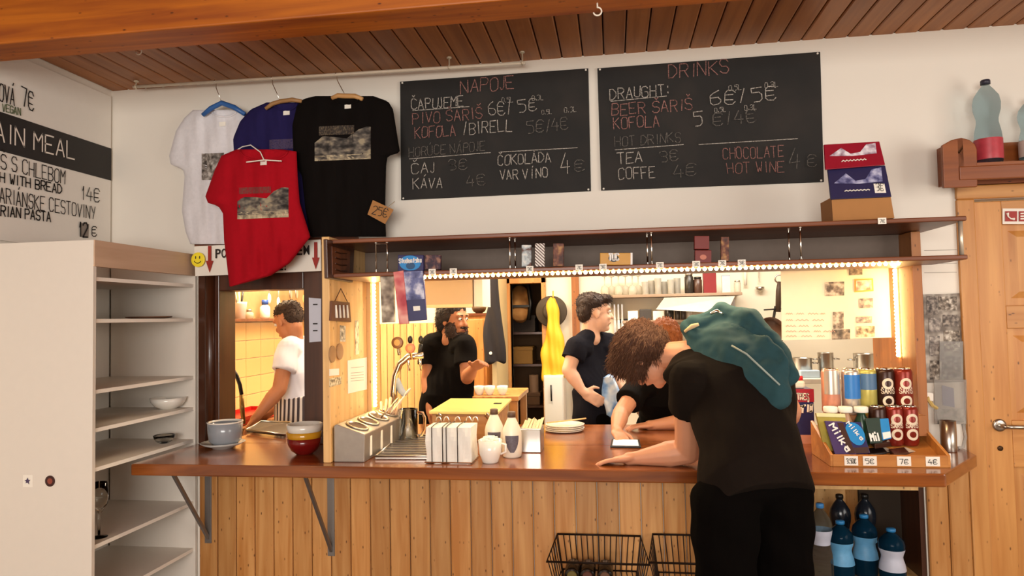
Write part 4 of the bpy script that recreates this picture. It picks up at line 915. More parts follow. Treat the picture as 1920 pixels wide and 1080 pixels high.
for k, (a, b, mt, lab) in enumerate((((1640,832), (1682,826), CHOC, 'dark wafer lying at the rear of the tray'), ((1632,851), (1690,846), mat('wrapper_black', '#1c1110', .3), 'black wafer lying flat in the middle of the tray'), ((1676,852), (1728,846), mat('wrapper_brown', '#4a2a1e', .3), 'brown wafer lying flat at the right of the tray'))):
    zt = (1.02, .985, .985)[k]; A = PZ(a[0], a[1], zt); B = PZ(b[0], b[1], zt); e = Vector((0, .055, .012))
    t = thing('chocolate_wafer', lab, 'chocolate', (A+B)/2, group='wafers lying in the tray')
    MB().slab([A, B, B+e, A+e], (0,0,.022)).build('wrapper', mt, t, bevel=.004)
    MB().slab([A.lerp(B,.55)+Vector((0,.002,.0012)), A.lerp(B,.95)+Vector((0,.002,.0012)), A.lerp(B,.95)+e*.9+Vector((0,0,.0012)), A.lerp(B,.55)+e*.9+Vector((0,0,.0012))], (0,0,.0006)).build('label', mat('wafer_label', '#cbb9a4', .5), t)
c = Vector((1.395, -.09, ZT))
MB().lathe(c, [(.03, 0), (.031, .003), (.031, .13), (.029, .13), (.028, .01), (.001, .008)], 24).build('steel_cup', STEEL, smooth=True, label='tall steel cup at the clipped counter corner', cat='cup')
# leaflet holder and photo strip on the white wall
lh = thing('leaflet_holder', 'clear plastic leaflet holder with folded papers by the door casing', 'leaflet holder', PY(1785, 850, -.05))
HB = mat('holder_plastic', '#d6d4d0', .1, trans=.8, noise_amt=0, ior=1.15)
for x0, y0, x1, y1, Y in ((1752,712,1812,795,-.05), (1762,640,1806,715,-.035)):
    MB().slab([PY(x0, y1, Y), PY(x1, y1, Y), PY(x1, y0, Y), PY(x0, y0, Y)], (0,-.003,0)).build('front_plate', HB, lh)
MB().slab([PY(1768,760,-.03), PY(1790,764,-.03), PY(1788,728,-.03), PY(1766,722,-.03)], (0,-.003,0)).build('leaflet', mat('leaflet_lilac', '#9b98b8', .6), lh)
MB().slab([PY(1758,795,-.03), PY(1808,792,-.03), PY(1806,765,-.03), PY(1756,768,-.03)], (0,-.003,0)).build('leaflet', blotch('leaflet_grey', ['#8d857c', '#c6beb2', '#e0d8cc'], 40), lh)
MB().tube([PY(1806,795,-.04), PY(1810,820,-.04), PY(1806,838,-.04), PY(1797,840,-.04)], .007, 8).build('hook', HB, lh, smooth=True)
MB().slab([PY(1722,748,-.10), PY(1750,752,-.10), PY(1750,738,-.10), PY(1722,732,-.10)], (0,-.004,0)).build('price_flag', PAPER, lh)
MB().tube([PY(1738,745,-.1), PY(1748,760,-.08), PY(1756,765,-.05)], .008, 6).build('clip', mat('clip_yellow', '#cdb06a', .5), lh)
ps = thing('photo_strip', 'white wall sheets with pasted snapshots beside the door casing', 'poster', PY(1770, 715, -.004))
MB().slab([PY(1729,550,-.003), PY(1799,548,-.003), PY(1792,424,-.003), PY(1722,428,-.003)], (0,-.002,0)).build('sheet', PAPER, ps)
MB().slab([PY(1737,718,-.004), PY(1808,716,-.004), PY(1800,550,-.004), PY(1731,552,-.004)], (0,-.002,0)).build('sheet', blotch('collage_grey', ['#6d6258', '#948a7e', '#c2b8aa'], 24), ps)
m = MB()
for y in (495, 512, 470): m.slab([PY(1733,y,-.0055), PY(1794,y-1,-.0055), PY(1794,y-2,-.0055), PY(1733,y-1,-.0055)], (0,-.0004,0))
m.build('printed_lines', mat('grey_print_ink', '#a79d90', .7), ps)
for k, (x0, y0, x1, y1) in enumerate(((1738,555,1758,590), (1760,556,1794,582), (1742,596,1764,622), (1768,590,1798,612), (1770,620,1800,660), (1743,630,1762,668), (1766,668,1802,708), (1744,676,1762,712))):
    MB().slab([PY(x0,y1,-.0065), PY(x1,y1,-.0065), PY(x1,y0,-.0065), PY(x0,y0,-.0065)], (0,-.001,0)).build('snapshot', blotch('snapshot_%d' % (k % 3), [['#2e2823', '#6b6058', '#a89c8e'], ['#40362e', '#8a7d6e', '#d6cdbf'], ['#59524c', '#8a8078', '#bdb2a4']][k % 3], 60), ps)

# ================================================================== goods on the hatch shelves
def pack(name, label, cat, px, Y, m, th=.03, parts=(), group='snacks on the hatch shelf', tilt=0): return lean(name, label, cat, ((px[0],px[3]),(px[2],px[3]),(px[2]+tilt,px[1]),(px[0]+tilt,px[1])), Y, Y+.004, m, th, group, parts)
YS_ = -.44
pack('wafer_bar', 'pale silver and blue wafer bar left on the lower shelf', 'snack', (978,459,996,500), YS_, blotch('bar_silver', ['#5b3a30', '#a9b4b8', '#dcd8d0'], 40), .02)
pack('wafer_bar', 'brown bar with white zigzag stripes on the lower shelf', 'snack', (1003,456,1021,500), YS_, stripes('bar_zigzag', '#4a2418', '#d8cfc4', 45, 'DIAGONAL', .4), .02)
pack('wafer_bar', 'brown bar with gold top on the lower shelf', 'snack', (1037,456,1057,499), YS_, blotch('bar_brown', ['#3b1c14', '#6a3a28', '#a87c4a'], 35), .02)
pack('cracker_pack', 'yellow TUC cracker pack lying on the lower shelf', 'crackers', (1125,474,1186,497), YS_, mat('tuc_yellow', '#c08a2a', .35, noise_amt=.12), .045, [('logo_patch', 'disc', (.42,.55,.16,.3), BLACK), ('lettering', 'text', ('TUC', .28, .4, .6, .4, .026, .0035), WH_), ('end_seal', 'rect', (.94,.0,1.0,1), WH_)])
pack('red_pack', 'upper dark red pack of the pair on the lower shelf', 'snack', (1302,442,1330,467), YS_, mat('pack_darkred', '#6e2018', .4), .03); pack('red_pack', 'lower dark red pack with a white emblem on the lower shelf', 'snack', (1303,469,1334,493), YS_, mat('pack_darkred', '#6e2018', .4), .03, [('emblem', 'disc', (.5,.45,.2,.2), mat('emblem_pink', '#b8705a', .5))])
pack('brown_wafer', 'narrow brown wafer beside the dark red packs', 'snack', (1352,444,1367,490), YS_, blotch('bar_brown', ['#3b1c14', '#6a3a28', '#a87c4a'], 35), .02)
pack('chocolate_pack', 'bright blue chocolate pack at the left end of the lower shelf', 'chocolate', (746,478,794,512), YS_-.02, NAVY, .02, [('blue_oval', 'disc', (.48,.55,.42,.42), SKY), ('oval_core', 'disc', (.5,.4,.18,.2), mat('wrapper_deep', '#16456e', .4)), ('lettering', 'text', ('Studentska', .06, .55, .96, .6, .018, .0022), WH_)])
pack('chocolate_pack', 'dark violet chocolate pack beside the bright blue one', 'chocolate', (797,478,826,505), YS_, blotch('choc_violet', ['#1d1428', '#3a2030', '#8a6050'], 40), .02)
FOIL = blotch('foil_print', ['#23265e', '#5a5f90', '#c8c6d4'], 22, .3, detail=5)
lean('hanging_pack', 'blue and silver snack pack hanging below the shelf end', 'snack pack', ((764,603),(800,600),(793,506),(752,508)), -.47, -.475, NAVY, .014, 'snack packs hanging by the light strip', [('foil_picture', 'rect', (.05,.42,.98,.98), FOIL), ('price_tag', 'rect', (.38,.2,.72,.29), PAPER)])
lean('hanging_pack', 'red and pink snack pack hanging edge-on below the shelf', 'snack pack', ((748,608),(766,607),(756,507),(737,510)), -.475, -.48, blotch('pack_redpink', ['#a82030', '#c65a58', '#e0a090'], 14, .35), .014, 'snack packs hanging by the light strip')
lean('hanging_pack', 'grey and brown snack pack hanging beside the left light strip', 'snack pack', ((716,605),(740,604),(738,510),(712,512)), -.42, -.42, blotch('pack_greybrown', ['#4a3a2c', '#8a7a68', '#c9bda8'], 22, .35), .014, 'snack packs hanging by the light strip')
# snack box on the upper shelf
bxx = thing('snack_box', 'open cardboard box on the upper shelf with a bright red and dark blue pack', 'box', (1.0, -.3, 1.903))
Yb = -.40
MB().hexa([PY(1562,414,Yb).xyz*1, PY(1677,409,Yb), PY(1677,409,Yb)+Vector((0,.15,0)), PY(1562,414,Yb)+Vector((0,.15,0))], [PY(1559,370,Yb), PY(1670,368,Yb), PY(1670,368,Yb)+Vector((0,.15,0)), PY(1559,370,Yb)+Vector((0,.15,0))]).build('carton', CARD, bxx)
def card(nm, q, Y0, Y1, m, parts):
    a = [PY(q[0][0],q[0][1],Y0), PY(q[1][0],q[1][1],Y0), PY(q[2][0],q[2][1],Y1), PY(q[3][0],q[3][1],Y1)]
    o = MB().slab(a, (0,-.012,0)).build(nm, m, bxx, bevel=.002)
    def uv(u, v, off=.0015): return a[0].lerp(a[1], u).lerp(a[3].lerp(a[2], u), v)+Vector((0,-off,0))
    for (pn, pts, mt) in parts:
        MB().add([uv(*p) for p in pts], [tuple(range(len(pts)))]).build(pn, mt, o)
    return o, uv
HP = blotch('snowy_mountain', ['#8a6a78', '#b8a8b4', '#e2dade'], 40); HPB = blotch('snowy_mountain_blue', ['#3a3866', '#77779e', '#b0b0c8'], 40)
MTN = [(.08,.52),(.3,.82),(.45,.56),(.62,.6),(.75,.9),(.92,.94),(.9,.5),(.5,.46)]
o, uv = card('blue_pack', ((1558,374),(1672,369),(1660,310),(1552,317)), Yb-.012, Yb+.01, mat('pack_indigo', '#1e1a44', .4), [('mountain', MTN, HPB), ('price_tag', [(.74,.14),(.92,.13),(.92,.42),(.74,.44)], PAPER)])
s = MB(); strokes(s, '3€', uv(.76,.2,.003), uv(.9,.19,.003), (0,0,1), (0,-1,0), .03, .0012); s.build('lettering', INK, o)
m = MB(); m.tube([uv(.24+.03*k, .24+.03*(k % 2), .002) for k in range(15)], .0022, 5); m.build('small_print', PAPER, o)
o, uv = card('red_pack', ((1548,318),(1660,309),(1649,265),(1545,271)), Yb-.014, Yb+.014, mat('pack_crimson', '#8e0d24', .4), [('mountain', MTN, HP)])
m = MB(); m.tube([uv(.28+.03*k, .26+.05*(k % 2), .002) for k in range(15)], .0022, 5); m.build('small_print', PAPER, o)
MB().slab([PY(1560,372,Yb+.10), PY(1670,370,Yb+.10), PY(1664,330,Yb+.13), PY(1558,335,Yb+.13)], (0,-.004,0)).build('rear_flap', CARD, bxx)

# ================================================================== bottles
def pet(label, c, h, r, m, labm, capm, group, lab=(.36, .55), waist=.62):
    t = thing('water_bottle', label, 'bottle', c, group=group); c = Vector(c)
    pr = [(r*.8, 0), (r*.95, h*.02), (r, h*.08), (r, h*.3), (r*.95, h*.38), (r*.78, h*.50), (r*.78, h*.54), (r*.96, h*.64), (r, h*.72), (r*.9, h*.80), (r*.55, h*.88), (r*.3, h*.925), (r*.3, h*.95)]
    MB().lathe(c, pr, 28).build('body', m, t, smooth=True)
    MB().lathe(c+Vector((0,0,h*.945)), [(r*.36, 0), (r*.36, h*.045), (r*.3, h*.055)], 16).build('cap', capm, t, smooth=True)
    def R(z): 
        for (ra, za), (rb, zb) in zip(pr, pr[1:]):
            if za <= z <= zb: return ra+(rb-ra)*(z-za)/max(zb-za, 1e-6)
        return r
    k = 8; zs_ = [h*(lab[0]+(lab[1]-lab[0])*i/k) for i in range(k+1)]
    MB().lathe(c, [(R(z)+.0012, z) for z in zs_], 28, cap=False).build('label', labm, t, smooth=True)
    return t
DCAP = mat('dark_cap', '#2c2a38', .4); BCAP = mat('blue_cap', '#3f86c8', .4)
pet('large clear plastic bottle with red label on the shelf above the door', (1.602, -.10, 2.158), .37, .052, PET, mat('red_label', '#b03a44', .4, noise_amt=.3, nscale=40), DCAP, 'bottles on the shelf above the door', (.06, .30))
pet('smaller clear plastic bottle cut by the right picture edge', (1.775, -.09, 2.158), .29, .045, PET, mat('pale_label', '#c4b2a8', .4), DCAP, 'bottles on the shelf above the door', (.10, .34))
BZ = .376
LB = mat('label_pale', '#b9bccb', .5, noise_amt=.1); LBB = mat('label_blue', '#5f9cc4', .5, noise_amt=.2, nscale=40)
b = pet('clear water bottle with blue cap at the left front of the niche', (.862, -.10, BZ), .345, .046, PET, LB, BCAP, 'water bottles in the niche', (.50, .68))
for k, (px, Y, lab) in enumerate(((1577, -.06, 'blue water bottle left in the front row of the niche'), (1622, .02, 'blue water bottle in the middle of the niche'), (1672, -.10, 'blue water bottle at the right front of the niche'))):
    x = PY(px, 1030, Y).x; t = pet(lab, (x, Y, BZ), (.262, .268, .245)[k], .052, PETB, LBB if k < 2 else LB, mat('bright_blue_cap', '#2a78b0', .4), 'water bottles in the niche', (.30, .66))
for k, (px, Y, lab) in enumerate(((1575, .12, 'dark-capped bottle left in the rear row of the niche'), (1622, .13, 'dark-capped bottle right in the rear row of the niche'))):
    x = PY(px, 960, Y).x; pet(lab, (x, Y, BZ), .33, .046, mat('dark_bottle', '#141a22', .2), LBB, BLACK, 'water bottles in the niche')
# wire baskets under the overhang
def basket(label, x0, x1, ybk, yfr, z0, z1):
    t = thing('wire_basket', label, 'basket', ((x0+x1)/2, (ybk+yfr)/2, 0), group='wire baskets under the counter')
    Wm = mat('black_wire', '#2a1c14', .5, .5); fl = .03
    top = [(x0, ybk, z1), (x1, ybk, z1), (x1+fl, yfr, z1-.05), (x0-fl, yfr, z1-.05)]; bot = [(x0+.02, ybk, z0), (x1-.02, ybk, z0), (x1, yfr, z0), (x0, yfr, z0)]
    MB().tube(top, .005, 6, True).build('top_rim', Wm, t, smooth=True); MB().tube(bot, .004, 6, True).build('bottom_rim', Wm, t, smooth=True)
    n = 14
    for i in range(n+1):
        f = i/n; a = Vector(top[0]).lerp(Vector(top[1]), f); b_ = Vector(bot[0]).lerp(Vector(bot[1]), f)
        MB().tube([a, b_], .0025, 5).build('back_wire', Wm, t)
    for i in range(6):
        f = (i+.5)/6
        for s in (0, 1):
            a = Vector(top[0 if s == 0 else 1]).lerp(Vector(top[3 if s == 0 else 2]), f); b_ = Vector(bot[0 if s == 0 else 1]).lerp(Vector(bot[3 if s == 0 else 2]), f); MB().tube([a, b_], .0025, 5).build('side_wire', Wm, t)
    for i in range(n+1):
        f = i/n; a = Vector(bot[0]).lerp(Vector(bot[1]), f); b_ = Vector(bot[3]).lerp(Vector(bot[2]), f); c_ = Vector(top[3]).lerp(Vector(top[2]), f)
        MB().tube([a, b_, b_.lerp(c_, .35)], .0025, 5).build('floor_wire', Wm, t)
    for p in bot: MB().tube([p, (p[0], p[1], .0)], .006, 6).build('leg', Wm, t)
basket('black wire basket with dark bottles under the counter middle', -.285, .095, -.035, -.26, .38, .54)
basket('black wire basket beside the legs of the bending person', .15, .53, -.035, -.26, .38, .55)
for k, (px, mt) in enumerate(((1072, mat('bottle_end_yellow', '#6b5a24', .4)), (1101, mat('bottle_end_brown', '#5a3020', .4)), (1134, mat('bottle_end_brown2', '#6a4630', .4)))):
    c = PY(px, 1066, -.23); c.z = .384+.036
    t = thing('dark_bottle', ['dark bottle with yellow end lying left in the basket', 'dark bottle with brown end lying in the middle of the basket', 'dark bottle with pale brown end lying right in the basket'][k], 'bottle', (c.x, -.16, .384), group='bottles lying in the wire basket')
    MB().lathe((c.x, -.225, c.z), [(.030, 0), (.034, -.006), (.034, -.12), (.012, -.165), (.012, -.185)], 24, 'Y').build('body', mat('bottle_glass_dark', '#1a120c', .2), t, smooth=True)
    MB().lathe((c.x, -.2255, c.z), [(.022, 0), (.02, .003)], 20, 'Y').build('end_label', mt, t)

# ================================================================== notes on the pine side board
XP = -1.2095
def pside(px, d=.0): return [PX(x, y, XP+d) for x, y in px]
fr = thing('wooden_plaque', 'dark carved wooden plaque at the top of the pine side board', 'plaque', PX(638, 525, XP))
MB().slab(pside([(615,522),(662,530),(665,463),(613,448)], .018)[::1], (.017,0,0)).build('frame', DARKW, fr, bevel=.003)
MB().slab(pside([(624,515),(655,521),(657,472),(623,462)], .021), (.003,0,0)).build('panel', SHELFW, fr)
for k in range(4):
    y = 472+k*11; MB().tube(pside([(629,y),(638,y+3),(650,y+3)], .023), .003, 6).build('carved_line', DARKW, fr)
hs = thing('hanging_plaque', 'small brown plaque with spoon handles hanging from a cord on the pine board', 'plaque', PX(640, 603, XP))
MB().slab(pside([(621,601),(659,604),(656,567),(623,564)], .012), (.011,0,0)).build('board', mat('plaque_brown', '#6b432c', .6), hs, bevel=.002)
MB().tube(pside([(627,566),(639,541),(652,567)], .008), .002, 6).build('cord', DARKW, hs)
for k in range(4): MB().tube(pside([(630+k*7,572),(631+k*7,596)], .015), [.004, .007], 8).build('spoon', PORC, hs, smooth=True)
for nm, lab, q, m in (('paper_note', 'printed white sheet low on the pine side board', [(653,738),(688,730),(688,670),(652,676)], PAPER), ('paper_note', 'small white note above the round coasters', [(638,640),(648,641),(648,611),(638,610)], blotch('note_stamps', ['#6d665c', '#b9b0a0', '#e6dccb'], 60)),
                      ('paper_note', 'small pale note left of the printed sheet', [(618,705),(636,703),(636,691),(618,692)], PAPER), ('paper_note', 'tall narrow picture note beside the light strip', [(667,665),(673,664),(673,600),(666,601)], blotch('note_pic', ['#8a7a60', '#d6c6a4', '#efe3c8'], 40)),
                      ('paper_note', 'small dark-lettered note under the coasters', [(618,726),(640,720),(640,706),(618,710)], blotch('note_dark', ['#4a3c30', '#b8a684', '#e6d8ba'], 70))):
    o = MB().slab(pside(q, .002), (.0015,0,0)).build(nm, m, label=lab, cat='note', group='notes on the pine side board')
m = MB()
for y in (688, 698, 703, 708, 713): m.slab(pside([(658,y+2),(682,y),(682,y-1),(658,y+1)], .0028), (.0004,0,0))
m.build('printed_lines', mat('grey_print_ink', '#a79d90', .7), bpy.data.objects['paper_note'])
for k, (x, y) in enumerate(((622, 664), (636, 659))):
    c = PX(x, y, XP+.001); MB().lathe(c, [(.036, 0), (.036, .006), (.03, .007), (.001, .007)], 24, 'X').build('coaster', mat('coaster_%d' % k, ['#a9825a', '#b58c62'][k], .7), label=['left round wooden coaster on the pine side board', 'right round wooden coaster on the pine side board'][k], cat='coaster', group='coasters on the pine side board')

# poster hung in the hatch
YPo = .105
po = thing('photo_poster', 'large pale poster with snapshots and faint handwriting hanging in the hatch', 'poster', PY(1580, 636, YPo))
MB().slab([PY(1466,638,YPo), PY(1700,632,YPo), PY(1700,490,YPo), PY(1464,503,YPo)], (0,-.003,0)).build('sheet', mat('poster_sheet', '#e8dcc2', .7, noise_amt=.03), po)
for k, (x0, y0, x1, y1) in enumerate(((1547,529,1583,555), (1592,503,1617,516), (1612,560,1637,578), (1562,585,1582,617), (1560,618,1594,637), (1606,594,1635,606), (1606,612,1640,632))):
    MB().slab([PY(x0,y1,YPo-.004), PY(x1,y1-1,YPo-.004), PY(x1,y0-1,YPo-.004), PY(x0,y0,YPo-.004)], (0,-.001,0)).build('snapshot', blotch('snap_b%d' % (k % 3), [['#54483e', '#8f8072', '#c9bcaa'], ['#3e3834', '#75695e', '#a89a8a'], ['#4c4450', '#867c80', '#b8aca4']][k % 3], 50), po)
MB().slab([PY(1602,548,YPo-.004), PY(1638,546,YPo-.004), PY(1637,522,YPo-.004), PY(1602,523,YPo-.004)], (0,-.002,0)).build('orange_frame', mat('frame_orange', '#e0a04a', .5), po)
MB().slab([PY(1605,545,YPo-.0065), PY(1635,543,YPo-.0065), PY(1634,525,YPo-.0065), PY(1605,526,YPo-.0065)], (0,-.001,0)).build('framed_picture', blotch('pic_pink', ['#c97a6a', '#e0b0a0', '#f0dccb'], 40), po)
s = MB(); rr = random.Random(3)
for y, x1 in ((588, 1540), (600, 1536), (611, 1530), (621, 1545), (630, 1540)):
    x = 1474
    while x < x1:
        w = rr.uniform(8, 24); s.tube([PY(x+w*q/6, y+(-1.5 if q % 2 else 1.5), YPo-.005) for q in range(7)], .0014, 4); x += w+rr.uniform(5, 10)
s.build('faint_handwriting', mat('faded_ink', '#cf9c84', .8), po)

# ================================================================== kitchen
YW = YK - .016
for k, (x, y, sx, sy, lab) in enumerate(((-.9, 1.15, 1.3, .35, 'long kitchen ceiling lamp above the bar'), (.75, 1.25, 1.3, .35, 'long kitchen ceiling lamp above the stove side'), (-2.25, 1.3, .4, .4, 'square kitchen ceiling lamp above the sink'))):
    t = thing('ceiling_lamp', lab, 'lamp', (x, y, 2.54), group='kitchen ceiling lamps')
    MB().box(x-sx/2-.03, x+sx/2+.03, y-sy/2-.03, y+sy/2+.03, 2.53, 2.6).build('housing', LAMI, t, bevel=.004)
# hanging cabinet in front of the bearded cook
a = PY(797, 577, .6); b = PY(886, 575, .6)
hc = thing('hanging_cabinet', 'beige hanging cabinet above the bearded cook', 'cabinet', ((a.x+b.x)/2, .72, a.z))
MB().box(a.x, b.x, .6, .88, a.z, 2.6).build('body', mat('beige_board', '#c9ad8c', .5, noise_amt=.03), hc, bevel=.003)  # white cabinet, the shade on its front is put into the beige
MB().box(a.x, b.x, .596, .6, a.z-.002, a.z+.016).build('edge_strip', mat('edge_cream', '#ecd2a0', .4), hc)  # light on the bottom edge painted as a cream strip
MB().box(b.x+.005, b.x+.055, .62, .88, a.z+.0, 2.6).build('side_panel', PAPER, hc)
# wooden cupboard behind him
cu = thing('wooden_cupboard', 'narrow wooden cupboard behind the bearded cook', 'cupboard', (-1.06, 2.2, 0))
x0 = PY(866, 600, 2.05).x; x1 = PY(911, 600, 2.05).x; z1 = PY(890, 592, 2.05).z
MB().box(x0, x1, 2.05, YW-.005, 0, z1).build('body', PINE, cu, bevel=.003); MB().box(x0-.015, x1+.01, 2.03, YW-.005, z1, z1+.02).build('top', SHELFW, cu)
MB().box(x0+.02, x1-.02, 2.035, 2.05, .1, z1-.03).build('door', PINE, cu, bevel=.003)
bowl('bowl', 'dark bowl on top of the wooden cupboard', (x1-.07, 2.14, z1+.02), .06, .05, mat('dark_glaze', '#4a3626', .4))
# open door of the store room with the dark jacket
dl = thing('store_door', 'pale open door leaf of the store room', 'door', (-.87, 2.1, 0))
h0 = Vector((-.868, 2.36, 0)); h1 = Vector((PY(930, 600, 1.72).x, 1.72, 0)); n = Vector((h1.y-h0.y, h0.x-h1.x, 0)).normalized()*.035
MB().hexa([h0, h1, h1+n, h0+n] if True else 0, [v+Vector((0,0,1.93)) for v in (h0, h1, h1+n, h0+n)]).build('leaf', mat('cream_door', '#e6cf9c', .4, noise_amt=.03), dl, bevel=.003)
kn = h0.lerp(h1, .9)-n*0+Vector((0,0,1.02)); MB().lathe(kn, [(.012, 0), (.012, .03), (.02, .045), (.018, .06)], 12, 'X').build('knob', CHROME, dl, smooth=True)
jk = thing('dark_jacket', 'dark jacket hanging on the open store room door', 'jacket', PY(925, 680, 1.66))
Yj = 1.66
secs = []
for px0_, px1_, y in ((918,936,520), (915,938,545), (912,941,580), (909,944,620), (906,947,650), (905,946,680)):
    a = PY(px0_, y, Yj); b = PY(px1_, y, Yj); c = (a+b)/2; secs.append((c, (1,0,0), (b-a).length/2, (0,1,0), .045))
blob('cloth', [('l', secs)], .01, mat('jacket_cloth', '#1f1a1c', .9, bump=.1), jk, 2, lambda v, n: .012*math.sin(v.x*60+v.z*9))
MB().tube([PY(926, 520, Yj), PY(926, 508, Yj+.03)], .004).build('hanger_loop', BLACK, jk)
c = PY(920, 662, Yj-.05); MB().lathe(c, [(.011, 0), (.011, .004)], 12, 'Y').build('badge', PAPER, jk)
# store room contents
sr = thing('store_shelves', 'dark wooden shelves inside the store room', 'shelves', (-.65, 2.95, 0))
for z in (.35, .78, 1.14, 1.42): MB().box(-1.19, -.21, 2.75, 3.29, z-.02, z).build('board', DARKW, sr)
for x in (-1.19, -.24): MB().box(x, x+.03, 2.75, 2.79, 0, 2.0).build('upright', DARKW, sr)
bp = thing('backpack', 'tan and black backpack hanging in the store room doorway', 'backpack', PY(976, 605, 2.7))
c = PY(975, 570, 2.68)
blob('bag', [('e', c, (.10, .06, .17)), ('e', c+Vector((0,-.04,-.08)), (.085, .04, .075))], .012, blotch('backpack_cloth', ['#6b451e', '#9a6a34', '#b98a50'], 8, .8), bp, 4)
MB().tube([c+Vector((-.05,0,.16)), c+Vector((0,-.01,.2)), c+Vector((.08,-.03,.16)), c+Vector((.10,-.05,0)), c+Vector((.08,-.06,-.14))], .018, 8).build('strap', BLACK, bp, smooth=True)
MB().box(c.x-.09, c.x+.09, c.y-.085, c.y-.07, c.z-.03, c.z-.01).build('band', BLACK, bp)
for lab, nm, q, m, z in (('tan carton on the store room shelf', 'carton', (960,998), mat('tan_carton', '#8a6226', .7), 1.14), ('dark crate on the upper store room shelf', 'crate', (960,1004), mat('dark_crate', '#2c2018', .7), 1.42), ('brown crate low in the store room', 'crate', (985,1010), mat('brown_crate', '#5a3c22', .7), .78)):
    a = PY(q[0], 650, 2.76); b = PY(q[1], 650, 2.76)
    t = thing(nm, lab, 'box', ((a.x+b.x)/2, 2.9, z)); hh = .15 if z > 1 else .11
    MB().box(a.x, b.x, 2.77, 3.05, z, z+hh).build('body', m, t, bevel=.006); MB().box(a.x-.004, b.x+.004, 2.765, 3.055, z+hh-.03, z+hh-.008).build('rim', m, t)
c = PY(1000, 700, 2.79); MB().lathe((c.x, 2.82, .78), [(.04, 0), (.042, .01), (.042, .26), (.03, .262), (.028, .1)], 20).build('paper_roll', mat('roll_brown', '#7a5c44', .7), smooth=True, label='upright paper roll on the store room shelf', cat='roll')
# hat, yellow coat and white cabinet between the posts
ht = thing('felt_hat', 'dark brimmed hat hanging above the yellow coat', 'hat', PY(1034, 590, 2.3))
c = PY(1034, 584, 2.33)
MB().lathe(c, [(.125, 0), (.128, .004), (.12, .012), (.07, .02), (.062, .07), (.045, .085), (.001, .088)], 32, 'Y').build('felt', mat('hat_felt', '#4a4034', .8), ht, smooth=True)
MB().lathe(c+Vector((0,-.018,0)), [(.073, 0), (.068, .016)], 32, 'Y').build('band', mat('hat_band', '#2c241c', .7), ht, smooth=True)
yc = thing('yellow_raincoat', 'bright yellow raincoat hanging below the dark hat', 'coat', PY(1040, 712, 2.2))
secs = []
for xa, xb, y in ((1032,1042,556), (1027,1046,580), (1023,1050,615), (1019,1055,645), (1017,1060,675), (1017,1060,695), (1018,1058,712)):
    a = PY(xa, y, 2.2); b = PY(xb, y, 2.2); secs.append(((a+b)/2, (1,0,0), (b-a).length/2, (0,1,0), .05))
blob('cloth', [('l', secs)], .01, mat('yellow_cloth', '#e2b02a', .6, noise_amt=.12, nscale=12), yc, 2, lambda v, n: .014*math.sin(v.x*75+v.z*5)+.006*math.sin(v.z*30+v.x*20))
MB().tube([PY(1037,556,2.2), PY(1037,545,2.3)], .005).build('loop', mat('yellow_cloth'), yc) if False else MB().tube([PY(1037,557,2.2), PY(1037,546,2.32)], .005).build('loop', MATS['yellow_cloth'], yc)
fc = thing('white_cabinet', 'white kitchen cabinet below the yellow raincoat', 'cabinet', (-.46, 2.2, 0))
a = PY(1019, 704, 2.1); b = PY(1056, 704, 2.1)
MB().box(a.x, b.x, 2.1, 2.38, 0, a.z).build('body', LAMI, fc, bevel=.004)
MB().box(a.x+.006, b.x-.006, 2.085, 2.1, .05, a.z-.01).build('door', mat('cabinet_door', '#d6d4cc', .3, noise_amt=.02), fc, bevel=.003)
MB().tube([PY(1033,722,2.075), PY(1034,752,2.075)], .006, 8).build('handle', BLACK, fc, smooth=True)
# crate table with coffee cups
ctb = thing('bar_table', 'wooden bar table with white cups behind the bread box', 'table', (-.78, 1.1, 0))
zt = 1.08
MB().box(-.855, -.575, .82, 1.32, zt-.03, zt).build('table_top', PINE, ctb, bevel=.004)
for x in (-.845, -.625):
    for y in (.84, 1.26): MB().box(x, x+.04, y, y+.04, 0, zt-.03).build('leg', PINE, ctb)
for k, px in enumerate((893, 912, 936)):
    c = PY(px+6, 730, .90); bowl('cup', ['small white cup left on the bar table', 'small white cup in the middle of the bar table', 'small white cup right on the bar table'][k], (c.x, .90, zt), .034, .055, PORC, group='white cups on the bar table', cat='cup')
# beer tap
bt = thing('beer_tap', 'chrome beer tap with round badges behind the cutlery box', 'beer tap', PZ(742, 786, ZT))
Yt = .36
p = lambda x, y: PY(x, y, Yt)
MB().tube([Vector((p(738,770).x, Yt, ZT)), p(738,735), p(741,705), p(750,682), p(766,669), p(794,666)], [.022, .02, .018, .018, .018, .018], 14).build('column', CHROME, bt, smooth=True)
MB().lathe(Vector((p(738,770).x, Yt, ZT)), [(.05, 0), (.05, .012), (.025, .02)], 20).build('foot', CHROME, bt, smooth=True)
for k, x in enumerate((765, 787)):
    MB().tube([p(x,668), p(x+1,680), p(x+3,695)], [.009, .008, .006], 8).build('spout', CHROME, bt, smooth=True)
    MB().tube([p(x+(-1 if k else 4),664)+Vector((0,-.0,0)), p(x+(2 if k else 4),645)], [.008, .012], 10).build('lever', BLACK, bt, smooth=True)
    MB().ell(p(x+(2 if k else 4),637), (.014,.014,.022)).build('lever_knob', BLACK, bt, smooth=True)
